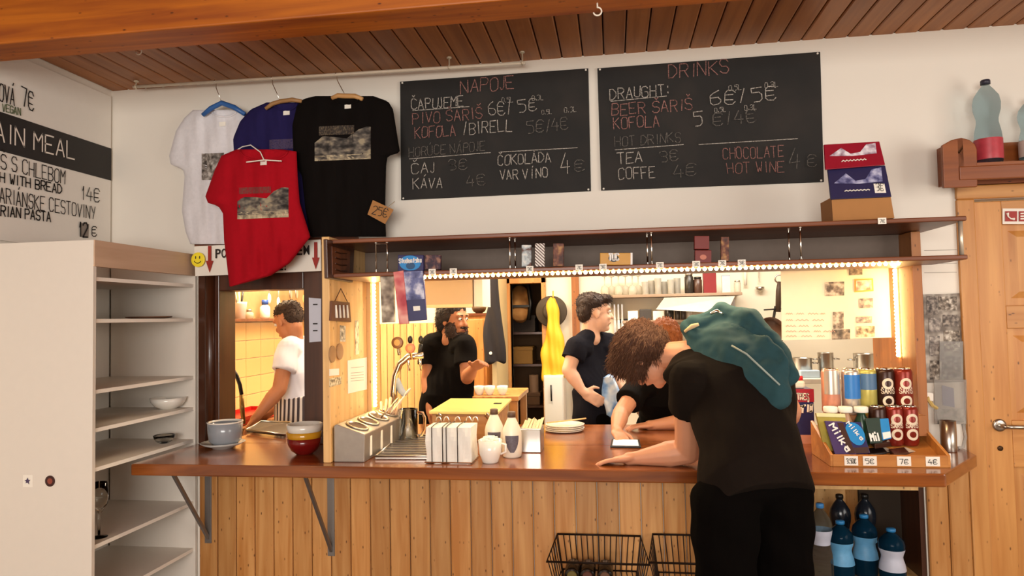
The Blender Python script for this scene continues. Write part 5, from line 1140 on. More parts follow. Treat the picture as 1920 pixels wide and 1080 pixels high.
for (x, y, r, mt) in ((749,642,.032,mat('badge_brown','#6b4326',.4)), (773,652,.026,mat('badge_pink','#b06a50',.4))):
    b = MB().lathe(p(x,y)+Vector((0,-.03,0)), [(r, 0), (r, .012), (r*.8, .014)], 24, 'Y').build('badge', mt, bt, smooth=True)
    MB().lathe(p(x,y)+Vector((0,-.0445,0)), [(r*.55, 0), (r*.5, .001)], 20, 'Y').build('badge_centre', mat('badge_gold', '#a9804a', .4), b)
    MB().tube([p(x,y)+Vector((0,-.028,-r*.8)), p(x,y)+Vector((0,-.01,-r-.035))], .008, 8).build('badge_stem', CHROME, bt)
gl = thing('rubber_glove', 'blue-white cloth hanging on the beer tap column', 'cloth', p(752, 735))
blob('cloth', [('c', p(745,712), p(752,732), .014, .02), ('c', p(748,725), p(757,738), .016, .018)], .006, mat('glove_cloth', '#9fa8b4', .7), gl, 2)
# wall shelves with glasses and jars
def wshelf(label, x0, x1, z, y0=2.16, m=SHELFW):
    t = thing('kitchen_shelf', label, 'shelf', ((x0+x1)/2, 2.3, z-.025)); MB().box(x0, x1, y0, YK, z-.022, z).build('board', m, t, bevel=.003)
    for x in (x0+.1, x1-.1): MB().box(x-.01, x+.01, y0+.04, YK, z-.09, z-.022).build('bracket', DSTEEL, t)
GS = wood('grey_shelf', '#8d7560', '#a08870', 'X', .5, knot=False)
Z1 = PY(1250, 551, 2.16).z; Z2 = PY(1240, 600, 2.16).z
wshelf('upper kitchen shelf crowded with glasses', PY(1118,552,2.16).x, PY(1392,552,2.16).x, Z1, m=GS); wshelf('lower kitchen shelf with jars and boxes', PY(1168,600,2.16).x, PY(1312,600,2.16).x, Z2, m=GS)
GT = mat('frosted_tumbler', '#dcd6c8', .15, trans=.6, noise_amt=0, ior=1.2)
def tumbler(label, px, z, h, r, Y=2.22, up=True, wine=False):
    x = PY(px, 545, Y).x
    if wine: pr = [(r, 0), (r*1.05, h*.25), (r*.8, h*.45), (.005, h*.52), (.004, h*.94), (r*.8, h*.98), (r*.8, h)]
    else: pr = [(r*.85, 0), (r*.88, .004), (r, h), (r*.93, h), (r*.8, .012), (.001, .01)]
    MB().lathe((x, Y, z), pr, 16).build('wine_glass' if wine else 'tumbler', GT, smooth=True, label=label, cat='glass', group='glasses on the upper kitchen shelf')
names = ['leftmost', 'second', 'third', 'fourth', 'fifth', 'sixth', 'seventh']
for k, px in enumerate((1134, 1147, 1160, 1173, 1186, 1197)): tumbler(names[k]+' upturned wine glass from the left on the kitchen shelf', px, Z1, .155, .032, 2.22+.07*(k % 2), wine=True)
for k, px in enumerate((1210, 1222, 1234, 1246, 1258, 1270)): tumbler(names[k]+' tumbler from the left on the upper kitchen shelf', px, Z1, .10+.012*(k % 3), .027, 2.22+.06*(k % 2))
def jar(label, px0, px1, ytop, z, m, lidm=None, Y=2.2, name='jar', cat='jar', square=False, group=None):
    a = PY(px0, ytop, Y); b = PY(px1, ytop, Y); r = (b.x-a.x)/2; h = a.z-z; c = Vector(((a.x+b.x)/2, Y+r*.2, z)); t = thing(name, label, cat, c, group=group)
    if square: MB().box(c.x-r, c.x+r, c.y-r*.5, c.y+r*.6, z, z+h*.97).build('body', m, t, bevel=.003); MB().box(c.x-r*.98, c.x+r*.98, c.y-r*.48, c.y+r*.58, z+h*.97, z+h).build('lid', lidm or m, t)
    else:
        MB().lathe(c, [(r*.9, 0), (r, .006), (r, h*.8), (r*.75, h*.86), (r*.75, h*.88)], 18).build('body', m, t, smooth=True)
        MB().lathe(c+Vector((0,0,h*.87)), [(r*.85, 0), (r*.85, h*.12), (r*.7, h*.13)], 18).build('lid', lidm or m, t, smooth=True)
DJ = mat('dark_jar', '#2c2620', .3); 
jar('black coffee pot on the upper kitchen shelf', 1283, 1300, 512, Z1, DJ, STEEL, cat='pot', name='coffee_pot'); jar('brown jar beside the black coffee pot', 1300, 1316, 519, Z1, mat('brown_jar', '#4a3024', .3), DJ)
jar('red carton with white dot on the upper kitchen shelf', 1318, 1342, 508, Z1, mat('carton_red', '#7c1c1e', .5), name='carton', cat='box', square=True)
cc = PY(1330, 520, 2.2); 
jar('white carton with blue top on the upper kitchen shelf', 1353, 1369, 517, Z1, mat('carton_pale', '#d8d2c0', .5), mat('carton_bluetop', '#5a78b0', .5), name='carton', cat='box', square=True)
jar('clear jar at the right end of the upper kitchen shelf', 1376, 1389, 526, Z1, GT, STEEL)
jar('white box left on the lower kitchen shelf', 1177, 1196, 583, Z2, PAPER, name='box', cat='box', square=True); jar('black tin beside the white box', 1199, 1221, 580, Z2, mat('black_tin', '#3a332d', .4), name='tin', cat='tin', square=True)
jar('white paper bag on the lower kitchen shelf', 1224, 1245, 583, Z2, PAPER, name='paper_bag', cat='bag', square=True); jar('black kettle on the lower kitchen shelf', 1247, 1263, 573, Z2, DJ, cat='kettle', name='kettle')
jar('dark spice jar beside the kettle', 1265, 1275, 576, Z2, mat('spice_jar', '#4a4038', .3), STEEL, group='spice jars on the lower shelf'); jar('second dark spice jar from the kettle', 1276, 1286, 576, Z2, mat('spice_jar'), STEEL, group='spice jars on the lower shelf') if False else jar('second dark spice jar from the kettle', 1276, 1286, 576, Z2, MATS['spice_jar'], STEEL, group='spice jars on the lower shelf')
jar('white canister on the lower kitchen shelf', 1287, 1297, 577, Z2, PORC, group=None, name='canister', cat='canister')
# extractor hood between the shelves
hd = thing('extractor_hood', 'grey sloping extractor hood under the upper kitchen shelf', 'hood', PY(1300, 590, 2.0))
a0, a1 = PY(1246, 558, 1.98), PY(1378, 555, 1.98); b0, b1 = PY(1230, 580, 1.86), PY(1362, 588, 1.86)
MB().slab([b0, b1, a1, a0], (0, -.03, -.0)).build('front_plate', mat('hood_grey', '#b8b0a4', .4, .3), hd)
MB().box(a0.x, a1.x, 1.99, 2.15, a0.z-.08, a0.z-.02).build('body', DSTEEL, hd)
# knives, ladle, pan on the wall
for k, px in enumerate((1152, 1159, 1166)):
    t = thing('kitchen_knife', names[k].replace('most', '')+' white-handled knife hanging behind the young cook' if k else 'left white-handled knife hanging behind the young cook', 'knife', PY(px, 640, 2.37), group='knives on the kitchen wall')
    a, b = PY(px, 570, 2.37), PY(px, 600, 2.37); MB().box(a.x-.009, a.x+.009, 2.355, 2.38, b.z, a.z).build('handle', PORC, t, bevel=.003)
    e = PY(px, 640, 2.37); MB().prism([(a.x-.009, 2.365, b.z), (a.x+.009, 2.365, b.z), (a.x+.011, 2.365, e.z+.03), (a.x-.009, 2.365, e.z)], (0,.003,0)).build('blade', STEEL, t)
MB().box(PY(1146,0,2.38).x, PY(1173,0,2.38).x, 2.381, 2.4, PY(1160,606,2.38).z, PY(1160,598,2.38).z).build('magnet_bar', BLACK, label='dark magnet bar holding the white knives', cat='bar')
ld = thing('ladle', 'steel ladle hanging on the white kitchen wall', 'ladle', PY(1425, 546, 2.36))
c = PY(1425, 539, 2.36); MB().tube([PY(1423,503,2.37), PY(1424,530,2.37)], .005, 6).build('handle', STEEL, ld); MB().lathe(c+Vector((0,0,-.03)), [(.012, 0), (.028, .012), (.034, .035), (.031, .035), (.02, .012), (.001, .008)], 16).build('bowl', STEEL, ld, smooth=True)
MB().lathe(PY(1398,535,2.37), [(.012, 0), (.012, .2)], 10).build('white_pipe', PAPER, smooth=True, label='short white pipe on the kitchen wall', cat='pipe')
hr = thing('wall_rail', 'black rail with hook on the kitchen wall beside the poster', 'rail', PY(1458, 580, 2.1))
MB().tube([PY(1459,585,2.1), PY(1460,545,2.1), PY(1461,528,2.1)], [.02, .02, .012], 8).build('strap', mat('brown_strap', '#3c2a1c', .6), hr, smooth=True)
MB().tube([PY(1461,528,2.1)+Vector((.03*math.cos(a), 0, .03*math.sin(a)+.02)) for a in [2*math.pi*j/12 for j in range(12)]], .006, 6, True).build('ring', STEEL, hr, smooth=True)
MB().tube([PY(1432,581,2.1), PY(1466,579,2.1)], .006, 6).build('bar', BLACK, hr)
pn = thing('frying_pan', 'dark brown pan hanging beside the poster', 'pan', PY(1443, 636, 2.1))
c = PY(1443, 622, 2.12); MB().lathe(c, [(.10, -.03), (.11, .03), (.105, .03), (.09, -.02), (.001, -.02)], 24, 'Y').build('pan', mat('pan_brown', '#4a2c1a', .4), pn, smooth=True)
MB().tube([c+Vector((.03,0,.09)), c+Vector((.05,0,.19))], .01, 8).build('handle', BLACK, pn)
# stove table with pots under the poster
stv = thing('steel_table', 'steel kitchen table with pots below the poster', 'table', (1.45, 1.65, 0))
zt = PY(1500, 708, 1.45).z
MB().box(.98, 2.0, 1.35, 1.95, zt-.03, zt).build('table_top', mat('bright_steel', '#d8d2c6', .4, .3), stv, bevel=.003)
for x in (1.0, 1.95):
    for y in (1.38, 1.9): MB().box(x, x+.03, y, y+.03, 0, zt-.03).build('leg', STEEL, stv)
MB().box(1.0, 1.98, 1.38, 1.93, .45, .47).build('lower_shelf', STEEL, stv)
for k, (x0, x1, yt) in enumerate(((1484,1522,672), (1533,1562,662), (1600,1640,664))):
    a = PY(x0, yt, 1.5); b = PY(x1, yt, 1.5); r = (b.x-a.x)/2; c = Vector(((a.x+b.x)/2, 1.5, zt)); h = a.z-zt
    t = thing('cooking_pot', ['low steel pot at the left of the steel table', 'tall steel pot in the middle of the steel table', 'wide steel pot at the right of the steel table'][k], 'pot', c, group='pots on the steel table')
    MB().lathe(c, [(r*.96, 0), (r, .006), (r, h), (r*1.03, h+.003), (r*.96, h), (r*.94, .01), (.001, .008)], 28).build('body', STEEL, t, smooth=True)
    for s in (-1, 1): MB().tube([c+Vector((s*r, -.025, h*.75)), c+Vector((s*(r+.03), -.02, h*.75)), c+Vector((s*(r+.03), .02, h*.75)), c+Vector((s*r, .025, h*.75))], .005, 6).build('handle', STEEL, t, smooth=True)
MB().box(1.18, 1.30, 1.40, 1.47, zt, zt+.05).build('blue_container', mat('pale_blue_plastic', '#a9bccb', .3), bevel=.006, label='pale blue container between the steel pots', cat='container')
# ------------------------------------------------ behind the return window
wk = thing('sink_worktop', 'kitchen worktop along the tiled wall behind the return window', 'worktop', (-2.43, 1.35, 0))
MB().box(XW+.01, -2.28, .35, 2.3, .86, .90).build('top', mat('worktop_brown', '#8a5a34', .4), wk, bevel=.004); MB().box(XW+.01, -2.31, .37, 2.28, 0, .86).build('base', LAMI, wk)
q = [PZ(462,768,.905), PZ(500,768,.905), PZ(510,745,.905), PZ(455,748,.905)]
t = thing('red_tray', 'red plastic tray on the worktop behind the return window', 'tray', sum(q, Vector())/4); MB().slab([Vector((-2.58,.75,.93)), Vector((-2.33,.75,.93)), Vector((-2.33,1.35,.93)), Vector((-2.58,1.35,.93))], (0,0,.028)).build('pan', mat('red_plastic', '#b8231c', .35), t, bevel=.004)
for x0, x1, y0, y1 in ((-2.58,-2.33,.74,.755), (-2.58,-2.33,1.345,1.36), (-2.585,-2.57,.74,1.36), (-2.34,-2.325,.74,1.36)): MB().box(x0, x1, y0, y1, .93, .955).build('rim', MATS['red_plastic'], t)
fh = thing('spray_tap', 'dark curved spray tap behind the return window', 'tap', PY(452, 812, .3))
f = lambda x, y: PY(x, y, .3)
MB().tube([f(428,690), f(436,692), f(444,705), f(450,722), f(453,740)], .011, 10).build('hose', BLACK, fh, smooth=True)
MB().tube([f(453,740), f(454,765), f(457,795)], [.012, .014, .01], 10).build('spray_head', mat('brass', '#8a6a3a', .3, .8), fh, smooth=True)
bowl('frying_pan', 'dark metal pan on the window board beside the coloured bowls', PY(505, 812, .22), .085, .05, mat('iron_pan', '#3a2a1c', .4, .3), cat='pan') if False else None
pp = thing('metal_tray', 'worn metal baking tray on the return window board', 'tray', PZ(510, 805, ZT))
q = [PZ(462,806,ZT+.02), PZ(536,815,ZT+.02), PZ(545,792,ZT+.05), PZ(490,790,ZT+.05)]
MB().slab(q, (0,0,.012)).build('pan', mat('worn_metal', '#3f2f20', .45, .5, noise_amt=.4), pp, bevel=.003)
MB().tube(q, .006, 6, True).build('rim', STEEL, pp, smooth=True)
lg = thing('tile_ledge', 'wooden ledge above the yellow tiles with jars and bottles', 'ledge', (-2.55, 1.3, 1.56))
MB().box(XW+.002, -2.47, .3, 2.35, 1.558, 1.578).build('board', SHELFW, lg, bevel=.002); MB().box(XW+.002, XW+.012, .3, 2.38, 1.58, 2.0).build('splash_panel', mat('tan_panel', '#b08d62', .6), lg)  # tan panel added to carry the shade on the wall above the tiles
XJ = -2.535
def ljar(label, x, yt, r, m, lidm, name='jar', cat='jar'):
    c = PX(x, 598, XJ); zt_ = PX(x, yt, XJ).z; h = zt_-1.578; c = Vector((XJ, c.y, 1.578)); t = thing(name, label, cat, c)
    MB().lathe(c, [(r*.8, 0), (r, h*.1), (r, h*.6), (r*.6, h*.72), (r*.6, h*.74)], 20).build('body', m, t, smooth=True); MB().lathe(c+Vector((0,0,h*.73)), [(r*.66, 0), (r*.66, h*.26), (r*.5, h*.27)], 16).build('cap', lidm, t, smooth=True)
    return c, h
ljar('white squeeze bottle with a blue cap on the tile ledge', 497, 562, .036, PORC, mat('cap_blue', '#2f4fa0', .4), 'squeeze_bottle', 'bottle')
c = PX(450, 596, XJ); c = Vector((XJ, c.y, 1.578)); t = thing('utensil_jar', 'white utensil jar on the tile ledge', 'jar', c)
MB().lathe(c, [(.035, 0), (.045, .1), (.047, .115), (.043, .115), (.032, .01), (.001, .01)], 20).build('body', PORC, t, smooth=True)
for k, (dy, dz, mt) in enumerate(((.02,.2,BLACK), (-.01,.22,PORC), (-.035,.19,STEEL))): MB().tube([c+Vector((0,dy*.3,.03)), c+Vector((0,dy*2,dz))], [.004, .009], 8).build('utensil', mt, t, smooth=True)
ljar('small clear jar beside the white utensil jar', 467, 580, .03, GT, STEEL)
for k, (px, L, mt, lab) in enumerate(((505,.16,PORC,'white spatula hanging above the tile ledge'), (522,.2,PORC,'white ladle hanging above the tile ledge'), (545,.12,STEEL,'short steel whisk hanging above the tile ledge'), (556,.12,STEEL,'second short steel utensil above the tile ledge'), (570,.18,PALEP,'wooden spatula hanging above the tile ledge'))):
    a = PX(px, 540, -2.52); a.z += .05; t = thing('hanging_utensil', lab, 'utensil', a-Vector((0,0,L)), group='utensils hanging above the tile ledge')
    MB().tube([a, a-Vector((0,0,L*.6))], .006, 8).build('handle', mt, t, smooth=True); MB().ell(a-Vector((0,0,L*.8)), (.008, .024, .04)).build('head', mt, t, smooth=True)
MB().tube([(-2.535, .5, 1.86), (-2.535, 2.35, 1.86)], .006, 8).build('utensil_rail', STEEL, label='steel rail holding the hanging utensils', cat='rail', smooth=True)

# ================================================================== people
def head_prims(c, f, u, s=1.0):
    f = Vector(f).normalized(); u = Vector(u); u = (u-f*u.dot(f)).normalized(); l = u.cross(f)
    M = Matrix((f, l, u)).transposed()
    P = lambda a, b, d: Vector(c)+(f*a+l*b+u*d)*s
    pr = [('e', P(-.01,0,.03), (.098*s,.077*s,.088*s), M), ('e', P(.025,0,-.035), (.068*s,.062*s,.085*s), M), ('c', P(.07,0,-.098), P(.05,0,-.09), .022*s, .034*s), ('c', P(.088,0,.012), P(.108,0,-.028), .009*s, .014*s),
          ('c', P(.078,-.04,.032), P(.078,.04,.032), .014*s, .014*s), ('c', P(.074,-.03,-.03), P(.074,.03,-.03), .02*s, .02*s), ('c', P(.083,-.018,-.062), P(.083,.018,-.062), .013*s, .013*s)]
    for q in (-1, 1): pr.append(('e', P(-.008,q*.078,-.008), (.019*s,.010*s,.032*s), M))
    return pr, P, M
def face_parts(P, M, s, t, skin, brow='#2a1a10'):
    for q in (-1, 1):
        e = MB().ell(P(.083,q*.03,.010), (.012*s,.013*s,.010*s), M).build('eye', mat('eye_white', '#d8cfc4', .2), t, smooth=True)
        MB().ell(P(.093,q*.030,.010), (.004*s,.006*s,.006*s), M).build('iris', mat('iris_dark', '#2a1c12', .2), e, smooth=True)
        MB().caps(P(.090,q*.016,.033), P(.086,q*.046,.034), .005*s, .003*s, 8).build('eyebrow', mat('brow_'+brow[1:], brow, .9), t, smooth=True)
    MB().caps(P(.093,-.02,-.063), P(.093,.02,-.063), .0045*s, .0045*s, 8).build('mouth', mat('lips', '#8a4a40', .5), t, smooth=True)
def hand_prims(w, d, n, side, curl=.3, s=1.0, spread=.1):
    """w wrist, d towards the fingers, n out of the back of the hand, side +1 when the thumb lies along n x d"""
    d = Vector(d).normalized(); n = Vector(n); n = (n-d*n.dot(d)).normalized(); x = n.cross(d)*side
    M = Matrix((x, d, n)).transposed(); w = Vector(w)
    pr = [('e', w+d*.048*s, (.041*s,.056*s,.016*s), M), ('c', w, w+d*.03*s, .027*s, .026*s)]
    for k, (o, L) in enumerate(((.030,.072), (.010,.080), (-.010,.074), (-.029,.058))):
        b = w+d*.088*s+x*o*s; dd = (d+x*o*spread*12).normalized(); pts = [b-d*.015*s, b]; a = curl*.5; p = b
        for j in range(3):
            dr = dd*math.cos(a)-n*math.sin(a); p = p+dr*L*s*(.45, .32, .26)[j]; pts.append(p); a += curl
        for j, (p0, p1) in enumerate(zip(pts, pts[1:])): pr.append(('c', p0, p1, (.0098, .0092, .0085, .0078)[j]*s, (.0092, .0085, .0078, .0068)[j]*s, 10))
    b = w+d*.025*s+x*.03*s; t1 = b+(d*.6+x*.75-n*.2).normalized()*.036*s; t2 = t1+(d*.9+x*.3-n*.25).normalized()*.03*s
    pr += [('c', b-x*.01*s, t1, .0135*s, .0115*s, 10), ('c', t1, t2, .011*s, .0085*s, 10)]
    return pr
def person(label, J, F, hf, hu, shirt, trousers, skin, voxel=.008, sleeve=.6, hs=1.0, wide=1.0, hem=.16, brow='#2a1a10', hands=None, shirt_disp=None, base=None, tw=(.155, .145, .17, .15), td=(.105, .105, .115, .08), loc=None, arm=1.0, leg=1.0):
    V = {k: Vector(v) for k, v in J.items()}; up = (V['neck']-V['pelvis']).normalized(); F = Vector(F); F = (F-up*F.dot(up)).normalized(); Lx = up.cross(F)
    sl = (V['shl']-V['shr']); sl = (sl-up*sl.dot(up)).normalized()
    pf = loc or Vector((V['pelvis'].x, V['pelvis'].y, 0))
    t = thing('person', label, 'person', pf)
    waist = V['pelvis'].lerp(V['chest'], .45); 
    sec = lambda e, h=0: [(V['pelvis']-up*.05-Vector((0,0,h)), Lx, tw[0]*wide+e*1.1, F, td[0]+e*1.1), (V['pelvis'], Lx, tw[0]*wide+e, F, td[0]+e), (waist, Lx, tw[1]*wide+e, F, td[1]+e), (V['chest'], sl, tw[2]*wide+e, F, td[2]+e), (V['chest'].lerp(V['neck'], .62), sl, tw[3]*wide+e*.8, F, td[3]+e*.7), (V['chest'].lerp(V['neck'], .92), sl, .075+e*.5, F, .06+e*.4)]
    pr = [('l', sec(-.034))]
    hp, P, M = head_prims(V['head'], hf, hu, hs)
    pr += hp; pr += [('c', V['chest'].lerp(V['neck'], .75), V['neck'], .062, .056), ('c', V['neck'], P(-.03,0,-.05), .056, .054)]
    for q in 'lr':
        sh, el, wr = V['sh'+q], V['el'+q], V['wr'+q]
        pr += [('c', V['chest'].lerp(V['neck'], .4).lerp(sh, .5), sh, .05, .05), ('c', V['chest'].lerp(V['neck'], .85), sh, .035, .045), ('c', sh, el, .050*arm, .043*arm), ('c', el, el.lerp(wr, .35), .043*arm, .044*arm), ('c', el.lerp(wr, .35), wr, .044*arm, .027)]
        hd_, hn_, hc_ = (hands or {}).get(q, ((wr-el), F, .35)); side = 1 if q == 'l' else -1
        pr += hand_prims(wr, hd_, hn_, side*-1, hc_)
        hip, kn, an = V['hip'+q], V['kn'+q], V['an'+q]
        pr += [('c', hip, kn, .075, .052), ('c', kn, an, .052, .036), ('c', an, an+Vector((F.x, F.y, 0)).normalized()*.12-Vector((0,0,.035)), .034, .03)]
    blob('body', pr, voxel, skin, t, 2)
    face_parts(P, M, hs, t, skin, brow)
    # shirt
    pr = [('l', sec(.010, hem-.06))]
    for q in 'lr':
        sh, el = V['sh'+q], V['el'+q]; e = sh.lerp(el, sleeve); c0 = V['chest'].lerp(V['neck'], .45).lerp(sh, .55)
        pr += [('c', c0, sh, .068*arm, .070*arm), ('c', V['chest'].lerp(V['neck'], .84), sh, .050, .064*arm), ('f', sh, e, .068*arm, .074*arm), ('f', sh.lerp(e, -.15), sh.lerp(e, .2), .058*arm, .067*arm)]
    blob('shirt', pr, max(voxel, .007), shirt, t, 3, shirt_disp)
    pr = [('l', [(V['pelvis']+up*.06, Lx, tw[0]*wide-.03, F, td[0]-.03), (V['pelvis']-Vector((0,0,.04)), Lx, tw[0]*wide-.004, F, td[0]-.004), (V['pelvis']-Vector((0,0,.10)), Lx, tw[0]*wide+.010, F, td[0]+.010), ((V['hipl']+V['hipr'])/2-Vector((0,0,.06)), Lx, tw[0]*wide+.012, F, td[0]+.012)])]
    for q in 'lr':
        hip, kn, an = V['hip'+q], V['kn'+q], V['an'+q]; pr += [('c', hip, kn, .092*leg, .068*leg), ('f', kn, an+Vector((0,0,.01)), .068*leg, .058*leg), ('e', kn, (.068*leg,)*3)]
    blob('trousers', pr, .011, trousers, t, 3, lambda v, n: .004*math.sin(v.z*40+v.x*30))
    for q in 'lr':
        an = V['an'+q]; g = Vector((F.x, F.y, 0)).normalized(); x = g.cross(Vector((0,0,1)))
        MB().rings([[an+g*a+x*w*math.cos(b)+Vector((0,0,-.075+h*max(0, math.sin(b)))) for b in [2*math.pi*j/14 for j in range(14)]] for a, w, h in ((-.07,.02,.05), (-.06,.038,.085), (0,.042,.09), (.08,.048,.065), (.15,.045,.045), (.185,.02,.025))]).build('shoe', mat('dark_shoe', '#1c1714', .5), t, smooth=True)
    return t, V, P, M, up, F, Lx
def hair(t, P, M, s, m, shape, n=0, length=.05, seed=1, droop=0, disp=.006, vox=.007, name='hair', th=.0035, flow=None):
    pr = [('e', P(*c), tuple(v*s for v in r), M) for c, r in shape]
    o = blob(name, pr, vox, m, t, 2, lambda v, nn: disp*(noise.noise(v*55)+.6*noise.noise(v*120)))
    if n:
        rr = random.Random(seed); vs = o.data.vertices; mb = MB(); inv = WM[t.name]
        for k in range(n):
            v = vs[rr.randrange(len(vs))]; p = inv @ v.co; d = (Vector(v.normal)*(.7 if flow is None else .38)+Vector((rr.uniform(-1,1), rr.uniform(-1,1), rr.uniform(-1,1)))*(.75 if flow is None else .3)+Vector((0,0,-droop))+(Vector(flow) if flow is not None else Vector())).normalized(); q = p+d*length*rr.uniform(.4, 1); 
            mid = (p+q)/2+Vector((rr.uniform(-1,1), rr.uniform(-1,1), rr.uniform(-1,1)))*length*.15
            mb.tube([p-d*.01, mid, q], [th, th*.7, th*.15], 4)
        mb.build(name+'_tufts', m, o, smooth=True, kind='stuff')
    return o
def legs(J, px, py, dx, spread=.09, Lx=(1,0,0)):
    Lx = Vector(Lx); c = Vector((px, py, 0))
    J.update(hipl=c+Lx*spread+Vector((0,0,.90)), hipr=c-Lx*spread+Vector((0,0,.90)), knl=c+Lx*(spread+.01)+Vector((0,0,.49)), knr=c-Lx*(spread+.01)+Vector((0,0,.49)), anl=c+Lx*(spread+.01)+Vector((0,0,.08)), anr=c-Lx*(spread+.01)+Vector((0,0,.08)))
wrk = lambda a, b: (lambda v, n: a*noise.noise(Vector((v.x*9, v.y*9, v.z*7)))+b*math.sin(v.z*34+v.x*21+v.y*17))
BLK = mat('black_shirt', '#0c0806', .92, noise_amt=.15, nscale=60, bump=.1, spec=.12); NVY = mat('navy_shirt', '#14131a', .92, noise_amt=.15, nscale=60, bump=.1, spec=.12); WHS = mat('white_shirt', '#d5d4dc', .9, noise_amt=.04, nscale=20); TRS = mat('black_trousers', '#070504', .95, spec=.05)

# --- the person bending over the counter in front
J = dict(pelvis=PY(1412, 900, -.78), chest=PY(1392, 730, -.58), neck=PY(1290, 664, -.43), head=PY(1208, 668, -.34),
         shl=PY(1294, 714, -.64), ell=Vector((.278, -.44, 1.003)), wrl=PZ(1196, 866, .968),
         shr=PY(1424, 672, -.42), elr=PY(1478, 770, -.36), wrr=PY(1470, 792, -.20))
J['wrl'] = Vector((.075, -.425, .972))
legs(J, .455, -.80, 0, .115, (.87, .5, 0)); 
J['hipl'], J['hipr'] = J['hipr'], J['hipl']; J['knl'], J['knr'] = J['knr'], J['knl']; J['anl'], J['anr'] = J['anr'], J['anl']
t, V, P, M, up, F, Lx = person('person in black t-shirt bending over the counter with a teal jacket on the back', J, (-.55, .83, 0), (-.32, .40, -.86), (-.75, .35, .5), mat('faded_black_shirt', '#160f0a', .92, noise_amt=.15, nscale=60, bump=.1, spec=.12), TRS, SKIN, .0045, .34, 1.04, 1.08, .11,
    hands={'l': (Vector((-1,.05,-.10)), Vector((0,.15,1)), .16), 'r': (Vector((-.6,.6,-.5)), Vector((.5,.4,.6)), .4)}, shirt_disp=wrk(.012, .003), tw=(.18, .17, .185, .16), td=(.15, .14, .13, .09), arm=1.18, leg=1.3)
HB_ = mat('brown_hair', '#4a2a16', .75, noise_amt=.35, nscale=90)
hair(t, P, M, 1.04, HB_, [((-.02,0,.05), (.118,.10,.085)), ((-.06,0,.0), (.075,.092,.085)), ((.05,0,.075), (.07,.085,.055)), ((-.02,.05,.02), (.07,.05,.07)), ((-.02,-.05,.02), (.07,.05,.07)), ((.075,0,.055), (.035,.075,.05)), ((.03,.07,.0), (.05,.025,.06)), ((.03,-.07,.0), (.05,.025,.06))], 4200, .042, 3, .25, .006, th=.0017, flow=(P(1,0,0)-P(0,0,0)).normalized()*.7)
# teal jacket over the back
secs = []
for x, y, Y, hw, th, ang in ((1296,618,-.46,.045,.04,.9), (1322,628,-.53,.085,.05,.85), (1356,650,-.60,.115,.055,.8), (1392,678,-.66,.125,.06,.75), (1424,704,-.70,.125,.055,.75), (1450,728,-.72,.10,.05,.7), (1468,744,-.72,.05,.035,.7)):
    c = PY(x, y, Y); a = Vector((math.sin(ang), 0, math.cos(ang))); secs.append((c, a, hw, (-.2, 1, .35), th))
jc = blob('jacket', [('l', secs), ('c', PY(1310,606,-.47), PY(1352,592,-.46), .04, .05), ('c', PY(1352,592,-.46), PY(1405,612,-.52), .05, .06), ('c', PY(1405,612,-.52), PY(1470,705,-.64), .06, .05), ('c', PY(1290,616,-.45), PY(1330,650,-.55), .03, .03)], .007, mat('teal_fleece', '#1d3f44', .9, noise_amt=.15, nscale=70, bump=.1), t, 5,
          lambda v, n: .014*math.sin((v.x*.75+v.z*.66)*42+1.5*math.sin(v.x*9))*.6+.016*noise.noise(v*11)+.006*noise.noise(v*28))
MB().tube([PY(1372,648,-.72), PY(1400,664,-.765), PY(1430,692,-.795), PY(1462,722,-.80)], .0035, 6).build('piping', mat('grey_piping', '#8f9a94', .6), jc, smooth=True)
MB().tube([PY(1284,622,-.50), PY(1298,612,-.515), PY(1310,608,-.52)], [.006, .01, .006], 8).build('collar_lining', mat('beige_lining', '#c9ab80', .7), jc, smooth=True)
MB().tube([PY(1332,588,-.55), PY(1344,583,-.55), PY(1356,590,-.55)], [.006, .008, .005], 8).build('metal_snap', CHROME, jc, smooth=True)

# --- the person leaning on the counter from the kitchen side
J = dict(pelvis=Vector((.30, .93, .93)), chest=PY(1245, 728, .62), neck=PY(1244, 682, .50), head=PY(1246, 648, .40),
         shl=PY(1300, 735, .55), ell=Vector((.42, .46, .995)), wrl=Vector((.20, .44, .972)), shr=PY(1196, 728, .52), elr=PZ(1160, 775, 1.03), wrr=Vector((.02, .245, .985)))
J['elr'] = PY(1164, 775, .36); J['wrr'] = PZ(1156, 806, .985)
legs(J, .30, .95, 0, .09, (1, 0, 0))
t2, V2, P2, M2, *_ = person('ginger-haired person in black leaning on the counter from behind', J, (-.15, -1, 0), (-.25, -.65, -.75), (-.1, -.55, .8), BLK, TRS, SKIN, .005, .55, 1.0, 1.0, .1,
    hands={'r': (Vector((.25,-.85,-.3)), Vector((.1,.2,1)), .35), 'l': (Vector((-1,-.1,-.05)), Vector((0,0,1)), .3)}, shirt_disp=wrk(.008, .002), brow='#6a3a18')
hair(t2, P2, M2, 1.0, mat('ginger_hair', '#8a4a1c', .75, noise_amt=.3, nscale=90), [((-.015,0,.06), (.112,.09,.072)), ((-.06,0,.01), (.065,.085,.085))], 900, .026, 5, .2, .005, th=.0017, flow=(P2(.7,0,-.3)-P2(0,0,0)))

